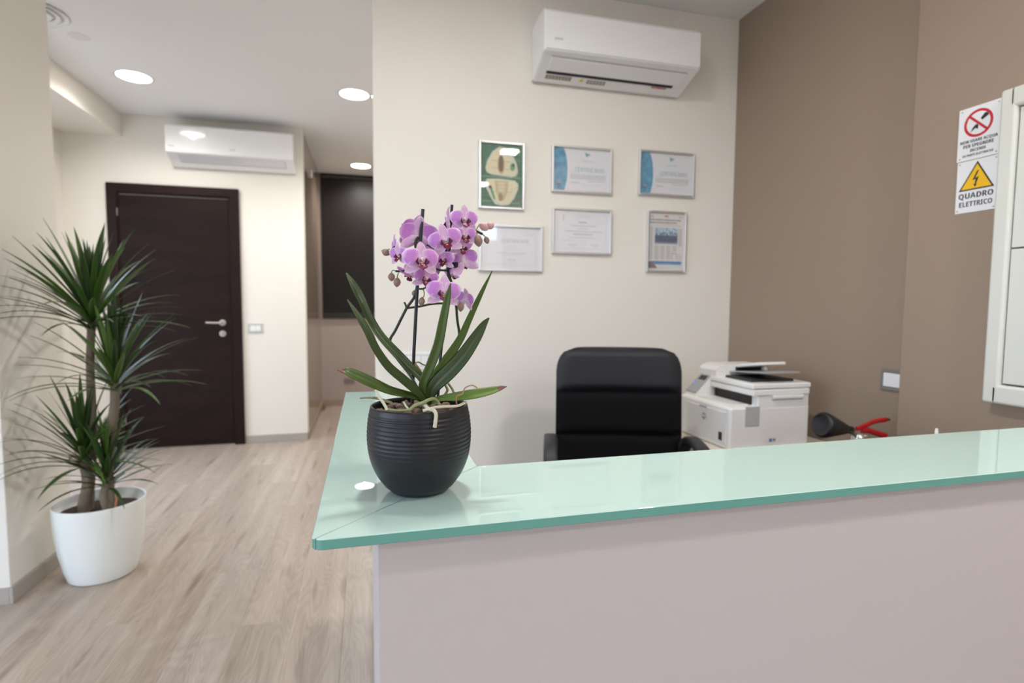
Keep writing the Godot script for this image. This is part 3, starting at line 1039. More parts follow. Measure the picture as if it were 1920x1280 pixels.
# ================================================================= office chair
func chair() -> void:
	var o := thing("office_chair", "black padded office chair behind the counter", "chair", Vector3(0.978, 0, -2.0), -0.33)
	var leather := bumpy(mat(rgb(33, 33, 38), 0.5, 0, 0.42), 0.25, 0.03, 30.0, 12)
	var cloth := bumpy(mat(rgb(16, 16, 18), 0.85, 0, 0.25), 0.5, 0.04, 50.0, 13)
	cloth.rim_enabled = true
	cloth.rim = 0.2
	# local: back of the seat at z = 0, sitter faces +z; the backrest leans away a little
	var back := [[0.875, 1.052, leather, "headrest_pad"], [0.703, 0.877, cloth, "back_pad"], [0.535, 0.707, cloth, "back_pad"]]
	for b in back:
		var y0: float = b[0]
		var y1: float = b[1]
		var rows := []
		var nu := 18
		var nv := 10
		for side in 2:
			for i in nv + 1:
				var v := float(i) / nv
				if side == 1:
					v = 1.0 - v
				var y := lerpf(y0, y1, v)
				var hw := 0.252
				if y > 0.94:
					var q := (y - 0.94) / 0.112
					hw = 0.252 - 0.075 * (1.0 - sqrt(maxf(1.0 - pow(q, 2.6), 0.0)))
				elif y < 0.7:
					hw = 0.252 - 0.02 * (0.7 - y) / 0.2
				var row := PackedVector3Array()
				for j in nu + 1:
					var u := float(j) / nu * 2.0 - 1.0
					var lean := -(y - 0.5) * 0.10
					var puff := 0.030 * pow(maxf(1.0 - pow(absf(u), 5.0), 0.0), 0.5) * pow(maxf(1.0 - pow(absf(v * 2 - 1), 9.0), 0.0), 0.5)
					var zz := lean + 0.025 * u * u + (puff if side == 0 else -0.045 * pow(maxf(1.0 - pow(absf(u), 6.0), 0.0), 0.5))
					row.append(Vector3(u * hw, y, zz))
				rows.append(row)
		rows.append(rows[0])
		put(b[3], MB.new().sheet(rows, false, true), b[2], o)
	var seat_rows := MB.new().rbox(Vector3(0.5, 0.09, 0.49), 0.04, Vector3(0, 0.475, 0.27), 3)
	put("seat", seat_rows, cloth, o)
	var arm_m := mat(rgb(46, 46, 49), 0.55)
	for s in [-1.0, 1.0]:
		var x: float = s * 0.272
		var pts := smooth([Vector3(s * 0.235, 0.58, -0.01), Vector3(x - s * 0.015, 0.645, 0.0), Vector3(x, 0.69, 0.03), Vector3(x, 0.708, 0.09), Vector3(x, 0.71, 0.18), Vector3(x, 0.70, 0.255), Vector3(x, 0.655, 0.295), Vector3(x, 0.58, 0.295), Vector3(x, 0.49, 0.27), Vector3(s * 0.245, 0.44, 0.25)], 4)
		var rows := []
		for i in pts.size():
			var tg: Vector3 = (pts[mini(i + 1, pts.size() - 1)] - pts[maxi(i - 1, 0)]).normalized()
			var nn := tg.cross(Vector3.RIGHT).normalized()
			var sd := nn.cross(tg).normalized()
			var row := PackedVector3Array()
			for j in 14:
				var a := TAU * j / 14
				var ca := signf(cos(a)) * pow(absf(cos(a)), 0.6)
				var sa := signf(sin(a)) * pow(absf(sin(a)), 0.6)
				row.append(pts[i] + sd * ca * 0.026 + nn * sa * 0.014)
			rows.append(row)
		put("armrest", MB.new().sheet(rows, true), arm_m, o)
	put("gas_lift", MB.new().tube([Vector3(0, 0.12, 0.27), Vector3(0, 0.30, 0.27), Vector3(0, 0.301, 0.27), Vector3(0, 0.43, 0.27)], [0.028, 0.028, 0.02, 0.02], 14), M.black_plastic, o)
	var star := MB.new()
	for i in 5:
		var a := TAU * i / 5 + 0.3
		var d := Vector3(cos(a), 0, sin(a))
		star.tube([Vector3(0, 0.12, 0.27), Vector3(0, 0.115, 0.27) + d * 0.15, Vector3(0, 0.08, 0.27) + d * 0.29], [0.03, 0.022, 0.015], 8)
		put("castor", MB.new().lathe([Vector2(0, -0.022), Vector2(0.024, -0.022), Vector2(0.027, -0.016), Vector2(0.027, 0.016), Vector2(0.024, 0.022), Vector2(0, 0.022)], 16, Vector3.ZERO, Basis(Vector3.RIGHT, PI / 2).rotated(Vector3.UP, -a)), M.black_plastic, o, Vector3(0, 0.028, 0.27) + d * 0.29)
	put("star_base", star, M.black_plastic, o)


# ================================================================= printer corner
func printer() -> void:
	var t := thing("printer_table", "cream side table carrying the printer", "table", Vector3(1.63, -0.012, -2.20))
	var cream := mat(rgb(222, 214, 200), 0.45)
	put("tabletop", MB.new().rbox(Vector3(0.57, 0.028, 0.74), 0.004, Vector3(0, 0.641, 0), 2), cream, t)
	put("apron", MB.new().rbox(Vector3(0.53, 0.06, 0.70), 0.003, Vector3(0, 0.597, 0), 1), cream, t)
	for x in [-1, 1]:
		for z in [-1, 1]:
			put("leg", MB.new().rbox(Vector3(0.045, 0.555, 0.045), 0.004, Vector3(x * 0.24, 0.2895, z * 0.32), 1), cream, t)
	# printer: local +z is its front, local x runs to its right; turned so that the front looks along -x
	var o := thing("printer", "white multifunction laser printer beside the taupe wall", "printer", Vector3(1.40, 0.643, -2.045), -PI / 2)
	var wp := mat(rgb(238, 236, 233), 0.38)
	var wl := mat(rgb(226, 224, 221), 0.4)
	var w := 0.36
	var d := 0.385
	# body side profile (depth towards the front = x here, height = y), extruded across the width
	var body := MB.new()
	body.rbox(Vector3(w, 0.176, d), 0.012, Vector3(0, 0.088, -d / 2), 3)
	body.rbox(Vector3(w - 0.002, 0.09, 0.25), 0.006, Vector3(0, 0.192, -0.255), 2)
	put("body", body, wp, o)
	# output bay: a dark recess in the upper body
	put("output_bay", MB.new().rbox(Vector3(0.262, 0.046, 0.01), 0.002, Vector3(0.012, 0.2, -0.1285), 1), M.black_plastic, o)
	put("output_tray", MB.new().rbox(Vector3(0.24, 0.006, 0.08), 0.002, Vector3(0.02, 0.177, -0.075), 1), wl, o)
	put("front_door", MB.new().rbox(Vector3(0.275, 0.132, 0.004), 0.0015, Vector3(0.02, 0.086, 0.0005), 1), wl, o)
	put("door_notch", MB.new().rbox(Vector3(0.05, 0.008, 0.004), 0.0015, Vector3(-0.0, 0.151, 0.002), 1), M.grey_plastic, o)
	var emb := put("emblem", MB.new().lathe([Vector2(0, 0), Vector2(0.013, 0), Vector2(0.013, 0.002), Vector2(0, 0.002)], 24, Vector3.ZERO, Basis(Vector3.RIGHT, PI / 2)), M.print_grey, o, Vector3(0.01, 0.112, 0.0025))
	lettering(emb, "hp", 0.017, mat(rgb(236, 236, 236), 0.5), Vector3(0, 0.0, 0.0022))
	put("indicator_window", MB.new().rbox(Vector3(0.022, 0.034, 0.003), 0.001, Vector3(0.125, 0.05, 0.003), 1), M.print_dark, o)
	# scanner unit
	var sc := MB.new()
	sc.rbox(Vector3(w + 0.01, 0.026, 0.275), 0.005, Vector3(0, 0.232, -0.24), 2)
	put("scanner_bed", sc, wp, o)
	var lid := MB.new()
	lid.rbox(Vector3(w + 0.012, 0.022, 0.285), 0.006, Vector3(0, 0.2575, -0.24), 2)
	put("scanner_lid", lid, wp, o)
	put("lid_handle", MB.new().rbox(Vector3(0.012, 0.014, 0.15), 0.004, Vector3(0.186, 0.212, -0.27), 2), wp, o)
	var adf := MB.new()
	var side := PackedVector2Array([Vector2(-0.10, 0.268), Vector2(-0.10, 0.296), Vector2(-0.116, 0.312), Vector2(-0.15, 0.320), Vector2(-0.345, 0.318), Vector2(-0.368, 0.30), Vector2(-0.368, 0.268)])
	adf.prism(side, 0.125, Transform3D(Basis(Vector3(0, 0, 1), Vector3.UP, Vector3(-1, 0, 0)), Vector3(-0.06, 0, 0)))
	put("document_feeder", adf, wp, o)
	put("feeder_cover", MB.new().rbox(Vector3(0.155, 0.014, 0.15), 0.005, Vector3(0.0, 0.324, -0.275), 2, Basis(Vector3.BACK, 0.17)), wp, o)
	put("feeder_mouth", MB.new().rbox(Vector3(0.012, 0.03, 0.13), 0.002, Vector3(-0.056, 0.296, -0.265), 1), M.black_plastic, o)
	put("feeder_tray", MB.new().rbox(Vector3(0.24, 0.006, 0.16), 0.002, Vector3(0.06, 0.300, -0.25), 1, Basis(Vector3.BACK, 0.09)), M.grey_plastic, o)
	put("feeder_well", MB.new().rbox(Vector3(0.17, 0.012, 0.21), 0.003, Vector3(0.05, 0.272, -0.235), 1), M.dark_plastic, o)
	# control panel on a wedge at the far end of the front
	var wedge := MB.new()
	wedge.prism(PackedVector2Array([Vector2(-0.012, 0.15), Vector2(-0.03, 0.192), Vector2(-0.105, 0.268), Vector2(-0.135, 0.268), Vector2(-0.135, 0.15)]), 0.078, Transform3D(Basis(Vector3(0, 0, 1), Vector3.UP, Vector3(-1, 0, 0)), Vector3(-0.098, 0, 0)))
	put("panel_support", wedge, wp, o)
	var cp := put("control_panel", MB.new().rbox(Vector3(0.078, 0.115, 0.006), 0.002, Vector3.ZERO, 1), M.grey_plastic, o, Vector3(-0.137, 0.232, -0.0665), Vector3(-0.79, 0, 0))
	put("display", MB.new().rbox(Vector3(0.05, 0.026, 0.002), 0.0008, Vector3(0.004, 0.03, 0.0035), 1), M.dark_plastic, cp)
	var led := mat(rgb(90, 90, 255), 0.4)
	led.emission_enabled = true
	led.emission = Color(0.25, 0.25, 1.0)
	led.emission_energy_multiplier = 1.6
	put("indicator_light", MB.new().rbox(Vector3(0.008, 0.006, 0.002), 0.0008, Vector3(-0.024, -0.006, 0.0035), 1), led, cp)
	var grille := MB.new()
	for i in 9:
		grille.rbox(Vector3(0.003, 0.0055, 0.066), 0.001, Vector3(0.1805, 0.102 + i * 0.0085, -0.105), 1)
	grille.rbox(Vector3(0.002, 0.082, 0.068), 0.0006, Vector3(0.180, 0.136, -0.105), 1)
	put("vent_grille", grille, mat(rgb(186, 184, 184), 0.5), o)
	put("sticker", MB.new().rbox(Vector3(0.001, 0.02, 0.036), 0.0004, Vector3(0.1805, 0.035, -0.205), 1), mat(rgb(226, 222, 222), 0.5), o)
	put("sticker_mark", MB.new().rbox(Vector3(0.001, 0.013, 0.014), 0.0004, Vector3(0.181, 0.034, -0.196), 1), mat(rgb(62, 134, 200), 0.5), o)
	put("sticker_print", MB.new().rbox(Vector3(0.001, 0.010, 0.009), 0.0004, Vector3(0.181, 0.035, -0.213), 1), mat(rgb(130, 126, 130), 0.5), o)
	var sb := put("small_box", MB.new().rbox(Vector3(0.05, 0.07, 0.06), 0.002, Vector3(0, 0.035, 0), 1), mat(rgb(228, 216, 210), 0.6), self, Vector3(1.445, 0.643, -2.32))
	put("red_mark", MB.new().rbox(Vector3(0.05, 0.016, 0.001), 0.0004, Vector3(0, 0.045, 0.0305), 1).rbox(Vector3(0.001, 0.016, 0.05), 0.0004, Vector3(-0.0255, 0.045, 0), 1), M.red, sb)
	tag(sb, "small white box with a red mark behind the office chair", "box")


func extinguisher() -> void:
	var o := thing("fire_extinguisher", "red fire extinguisher with a black discharge horn beside the taupe pilaster", "fire extinguisher", Vector3(1.722, 0.018, -1.568))
	put("cylinder", MB.new().lathe([Vector2(0, -0.018), Vector2(0.058, -0.018), Vector2(0.066, -0.006), Vector2(0.066, 0.52), Vector2(0.055, 0.57), Vector2(0.028, 0.61), Vector2(0.022, 0.66), Vector2(0, 0.665)], 28), M.red, o)
	put("valve", MB.new().lathe([Vector2(0, 0.655), Vector2(0.022, 0.655), Vector2(0.022, 0.70), Vector2(0.026, 0.705), Vector2(0.026, 0.735), Vector2(0.018, 0.75), Vector2(0, 0.752)], 16).tube([Vector3(0, 0.735, 0), Vector3(-0.03, 0.757, 0.0), Vector3(-0.055, 0.765, 0.0)], 0.011, 10), M.chrome, o)
	var hb := Basis(Vector3(0.985, -0.17, 0), Vector3(0.17, 0.985, 0), Vector3.BACK)
	var horn := []
	for q in [[0.0, 0.0], [0.014, 0.0], [0.015, 0.02], [0.02, 0.032], [0.041, 0.104], [0.046, 0.122], [0.046, 0.132], [0.041, 0.139], [0.036, 0.139], [0.032, 0.134], [0.0, 0.132]]:
		horn.append(Vector2(q[0], q[1]))
	put("discharge_horn", MB.new().lathe(horn, 28, Vector3(-0.035, 0.763, 0), Basis(Vector3.BACK, 1.37)), M.black_plastic, o)
	put("squeeze_lever", MB.new().tube(smooth([Vector3(-0.012, 0.766, 0), Vector3(0.03, 0.778, 0), Vector3(0.07, 0.790, 0), Vector3(0.122, 0.794, 0)], 4), 0.006, 8, 1.5), M.red, o)
	put("lever_tip", MB.new().rbox(Vector3(0.014, 0.008, 0.018), 0.002, Vector3(0.126, 0.795, 0), 1), mat(rgb(90, 30, 30), 0.5), o)
	put("carry_handle", MB.new().tube(smooth([Vector3(0.012, 0.758, 0), Vector3(0.04, 0.758, 0), Vector3(0.08, 0.746, 0), Vector3(0.125, 0.732, 0)], 4), 0.007, 8, 1.5), M.red, o)
	put("safety_pin", MB.new().tube([Vector3(0.01, 0.745, -0.025), Vector3(0.01, 0.745, 0.03)], 0.004, 8), M.chrome, o)


# ================================================================= pictures
func pictures() -> void:
	var r := RandomNumberGenerator.new()
	r.seed = 5
	picture(0.518, 0.743, 1.681, 1.997, arches_image(), "silver-framed green print of two dental arches, topmost above the orchid")
	var c2 := certificate_image(1, r)
	var a := picture(0.881, 1.202, 1.779, 2.006, c2, "silver-framed certificate with a blue side band, nearer the dental arches print")
	lettering(a, "CERTIFICADO", 0.026, mat(rgb(118, 158, 176), 0.6), Vector3(0.04, 0.002, 0.0075), false)
	var b := picture(1.350, 1.672, 1.790, 2.018, certificate_image(2, r), "silver-framed certificate with a blue side band, above the newspaper page")
	lettering(b, "CERTIFICADO", 0.026, mat(rgb(118, 158, 176), 0.6), Vector3(0.04, 0.002, 0.0075), false)
	var c := picture(0.520, 0.839, 1.385, 1.608, plain_image(0, r), "silver-framed pale certificate partly hidden by the orchid flowers")
	lettering(c, "CERTIFICATE", 0.020, mat(rgb(176, 174, 178), 0.6), Vector3(0.02, 0.035, 0.0075), false, 1.25)
	picture(0.887, 1.206, 1.478, 1.704, plain_image(1, r), "silver-framed white diploma with faint grey text, under a blue-banded certificate")
	picture(1.404, 1.634, 1.398, 1.715, news_image(r), "silver-framed newspaper page with a blue photograph")


func picture(x0: float, x1: float, y0: float, y1: float, img: Image, label: String) -> Node3D:
	var w := x1 - x0
	var h := y1 - y0
	var o := thing("picture_frame", label, "picture", Vector3((x0 + x1) / 2, (y0 + y1) / 2, ZW), 0.0, "framed papers on the wall behind the desk")
	var f := MB.new()
	var k := 0.011
	for s in [-1.0, 1.0]:
		f.rbox(Vector3(k, h, 0.017), 0.003, Vector3(s * (w - k) / 2, 0, 0.0095), 2)
		f.rbox(Vector3(w - 2 * k, k, 0.017), 0.003, Vector3(0, s * (h - k) / 2, 0.0095), 2)
	put("frame", f, M.silver, o)
	put("print", MB.new().board(w - 2 * k, h - 2 * k, 0.006, Vector3(0, 0, 0.001)), textured(img, 0.6, 0.2), o)
	put("glass_pane", MB.new().board(w - 2 * k, h - 2 * k, 0.0016, Vector3(0, 0, 0.0105)), M.pane, o)
	return o


func arches_image() -> Image:
	var img := Image.create(264, 384, false, Image.FORMAT_RGB8)
	img.fill(rgb(48, 108, 76))
	var nz := noise(0.03, 31, 2)
	for y in 384:
		for x in 264:
			img.set_pixel(x, y, rgb(62, 122, 88).lerp(rgb(38, 92, 66), 0.5 + 0.9 * nz.get_noise_2d(x, y)))
	var cream := rgb(222, 212, 178)
	var shade := rgb(196, 180, 140)
	# upper arch
	fill_poly(img, PackedVector2Array([Vector2(118, 14), Vector2(150, 18), Vector2(196, 44), Vector2(228, 110), Vector2(238, 160), Vector2(226, 188), Vector2(196, 196), Vector2(70, 188), Vector2(38, 176), Vector2(28, 150), Vector2(40, 104), Vector2(72, 46)]), rgb(208, 206, 190))
	fill_poly(img, PackedVector2Array([Vector2(112, 18), Vector2(130, 24), Vector2(134, 62), Vector2(190, 80), Vector2(204, 120), Vector2(220, 160), Vector2(212, 184), Vector2(70, 180), Vector2(42, 168), Vector2(40, 140), Vector2(50, 104), Vector2(78, 54)]), cream)
	fill_poly(img, oval(128, 124, 24, 58), rgb(196, 168, 120))
	fill_poly(img, oval(128, 118, 15, 50, 2.6), rgb(104, 84, 58))
	fill_poly(img, oval(202, 134, 16, 24), rgb(96, 158, 104))
	fill_poly(img, oval(208, 122, 8, 12), rgb(60, 66, 48))
	for y in [96, 142]:
		for x in range(66, 196):
			img.set_pixel(x, y + x / 22, rgb(110, 100, 90))
			img.set_pixel(x, y + 1 + x / 22, rgb(140, 128, 112))
	# dividing line
	img.fill_rect(Rect2i(0, 197, 264, 5), rgb(132, 166, 146))
	# lower arch
	fill_poly(img, PackedVector2Array([Vector2(40, 214), Vector2(120, 210), Vector2(218, 216), Vector2(240, 238), Vector2(240, 268), Vector2(212, 330), Vector2(180, 368), Vector2(140, 376), Vector2(90, 368), Vector2(62, 326), Vector2(30, 262), Vector2(28, 234)]), rgb(208, 206, 190))
	fill_poly(img, PackedVector2Array([Vector2(46, 220), Vector2(120, 216), Vector2(212, 222), Vector2(228, 242), Vector2(226, 268), Vector2(200, 326), Vector2(172, 356), Vector2(130, 360), Vector2(100, 346), Vector2(74, 300), Vector2(44, 256)]), cream)
	fill_poly(img, PackedVector2Array([Vector2(86, 222), Vector2(176, 222), Vector2(172, 290), Vector2(144, 344), Vector2(120, 346), Vector2(98, 296)]), shade)
	fill_poly(img, PackedVector2Array([Vector2(110, 230), Vector2(150, 230), Vector2(150, 290), Vector2(134, 300), Vector2(112, 290)]), rgb(214, 202, 164))
	fill_poly(img, oval(126, 322, 14, 26), rgb(158, 140, 96))
	fill_poly(img, PackedVector2Array([Vector2(54, 262), Vector2(70, 262), Vector2(92, 330), Vector2(90, 344), Vector2(78, 330)]), rgb(86, 150, 96))
	fill_poly(img, oval(60, 264, 9, 11), rgb(72, 70, 72))
	var r := RandomNumberGenerator.new()
	r.seed = 2
	for y in [248, 268, 288]:
		words(img, 80, y, 120, 3, rgb(176, 164, 138), r)
	words(img, 10, 348, 66, 4, rgb(150, 178, 160), r)
	words(img, 196, 354, 56, 4, rgb(150, 178, 160), r)
	return img


func certificate_image(k: int, r: RandomNumberGenerator) -> Image:
	var img := Image.create(420, 288, false, Image.FORMAT_RGB8)
	img.fill(rgb(226, 226, 230))
	var nz := noise(0.02, 50 + k, 2)
	for y in 288:
		var e := 50.0 + 52.0 * sqrt(maxf(1.0 - pow((y - 150.0) / 165.0, 2.0), 0.0))
		for x in int(e):
			img.set_pixel(x, y, rgb(66, 142, 178).lerp(rgb(92, 166, 198), 0.5 + nz.get_noise_2d(x, y)))
	# little emblem of the issuing centre
	fill_poly(img, PackedVector2Array([Vector2(228, 18), Vector2(250, 30), Vector2(262, 22), Vector2(252, 44), Vector2(244, 56), Vector2(238, 40)]), rgb(96, 150, 166))
	fill_poly(img, PackedVector2Array([Vector2(256, 26), Vector2(276, 36), Vector2(258, 44)]), rgb(150, 186, 170))
	words(img, 206, 76, 90, 8, rgb(196, 204, 208), r)
	words(img, 128, 158, 60, 4, rgb(196, 196, 200), r)
	for i in 3:
		words(img, 124, 174 + i * 12, 268, 6, rgb(176, 176, 180), r)
	words(img, 250, 214, 132, 5, rgb(182, 182, 186), r)
	words(img, 128, 226, 62, 9, rgb(186, 190, 200), r)
	for i in 2:
		words(img, 210, 236 + i * 10, 150, 3, rgb(206, 206, 210), r)
	img.fill_rect(Rect2i(26, 226, 26, 9), rgb(190, 150, 120))
	img.fill_rect(Rect2i(22, 244, 32, 11), rgb(96, 76, 128))
	img.fill_rect(Rect2i(28, 262, 18, 12), rgb(34, 92, 146))
	return img


func plain_image(k: int, r: RandomNumberGenerator) -> Image:
	var img := Image.create(420, 288, false, Image.FORMAT_RGB8)
	img.fill(rgb(226, 226, 230) if k == 0 else rgb(230, 229, 234))
	var c := rgb(206, 208, 216)
	var m := 26 if k == 0 else 20
	for e in [0, 8]:
		img.fill_rect(Rect2i(m + e, m + e, 420 - 2 * (m + e), 2), c)
		img.fill_rect(Rect2i(m + e, 286 - m - e, 420 - 2 * (m + e), 2), c)
		img.fill_rect(Rect2i(m + e, m + e, 2, 288 - 2 * (m + e)), c)
		img.fill_rect(Rect2i(418 - m - e, m + e, 2, 288 - 2 * (m + e)), c)
	if k == 0:
		words(img, 300, 40, 72, 14, rgb(214, 214, 220), r)
		words(img, 180, 128, 76, 4, rgb(196, 196, 202), r)
		words(img, 160, 150, 120, 3, rgb(204, 204, 210), r)
		words(img, 110, 174, 210, 5, rgb(190, 190, 196), r)
		words(img, 150, 188, 130, 4, rgb(198, 198, 204), r)
		words(img, 186, 216, 60, 12, rgb(204, 204, 210), r)
		words(img, 196, 238, 40, 8, rgb(210, 210, 214), r)
	else:
		img.fill_rect(Rect2i(66, 30, 9, 40), rgb(222, 200, 170))
		words(img, 166, 34, 100, 3, rgb(196, 196, 204), r)
		words(img, 150, 44, 130, 3, rgb(200, 200, 208), r)
		words(img, 184, 74, 62, 10, rgb(166, 172, 190), r)
		words(img, 124, 100, 190, 6, rgb(178, 182, 194), r)
		words(img, 180, 120, 70, 5, rgb(196, 198, 206), r)
		words(img, 78, 140, 290, 5, rgb(176, 178, 192), r)
		words(img, 146, 158, 150, 8, rgb(168, 172, 190), r)
		words(img, 112, 184, 206, 4, rgb(188, 190, 200), r)
		words(img, 56, 206, 90, 4, rgb(196, 198, 206), r)
		words(img, 110, 232, 60, 12, rgb(204, 206, 212), r)
		words(img, 280, 232, 62, 12, rgb(204, 206, 212), r)
	return img


func news_image(r: RandomNumberGenerator) -> Image:
	var img := Image.create(290, 420, false, Image.FORMAT_RGB8)
	img.fill(rgb(222, 219, 216))
	var ink := rgb(168, 165, 165)
	words(img, 10, 20, 30, 10, rgb(176, 172, 172), r)
	words(img, 238, 20, 30, 8, rgb(180, 176, 176), r)
	img.fill_rect(Rect2i(128, 14, 30, 14), rgb(206, 138, 132))
	words(img, 8, 44, 250, 9, rgb(112, 108, 110), r)
	words(img, 8, 64, 220, 9, rgb(112, 108, 110), r)
	words(img, 8, 86, 250, 4, rgb(176, 172, 172), r)
	for col in [[8, 102, 28, 340], [52, 236, 34, 340], [100, 236, 34, 340], [148, 236, 34, 340], [196, 236, 34, 280], [244, 108, 28, 236]]:
		var y: int = col[1]
		while y < col[3]:
			words(img, col[0], y, col[2], 3, ink, r)
			y += 5
	# the photograph on the page: a group in front of a pale building
	var nz := noise(0.05, 77, 3)
	for y in range(106, 224):
		for x in range(52, 236):
			var n1 := nz.get_noise_2d(x * 1.2, y * 0.7)
			var c := rgb(204, 216, 224).lerp(rgb(96, 150, 196), clampf(0.35 + n1 * 1.6, 0, 1))
			if y > 160:
				c = rgb(54, 72, 120).lerp(rgb(72, 96, 104), clampf(0.5 + 2.0 * nz.get_noise_2d(x * 3.0, y * 0.4), 0, 1))
			elif y > 140:
				c = c.lerp(rgb(86, 92, 128), 0.5 + n1)
			if y > 212:
				c = rgb(140, 142, 178)
			img.set_pixel(x, y, c)
	img.fill_rect(Rect2i(192, 290, 40, 5), rgb(120, 120, 176))
	img.fill_rect(Rect2i(192, 290, 4, 44), rgb(120, 120, 176))
	img.fill_rect(Rect2i(228, 290, 4, 44), rgb(150, 150, 190))
	for i in 5:
		words(img, 236, 300 + i * 9, 36, 3, ink, r)
	for y in range(352, 380):
		for x in range(6, 272):
			img.set_pixel(x, y, rgb(40, 118, 180).lerp(rgb(190, 210, 224), clampf((y - 362) / 18.0 + 0.25 * nz.get_noise_2d(x, y), 0, 1)))
	fill_poly(img, PackedVector2Array([Vector2(6, 352), Vector2(26, 354), Vector2(44, 366), Vector2(78, 404), Vector2(6, 406)]), rgb(128, 96, 108))
	fill_poly(img, PackedVector2Array([Vector2(6, 352), Vector2(16, 354), Vector2(18, 400), Vector2(6, 406)]), rgb(56, 46, 60))
	words(img, 90, 402, 100, 3, rgb(176, 176, 190), r)
	return img


# ================================================================= air conditioners
func air_conditioners() -> void:
	ac(Vector3(1.170, 2.29, ZW), 0.786, 0.205, 0.262, 0.068, true, "white wall air conditioner above the framed certificates")
	ac(Vector3(-1.050, 2.335, ZB), 0.94, 0.20, 0.305, 0.072, false, "white wall air conditioner above the dark door")


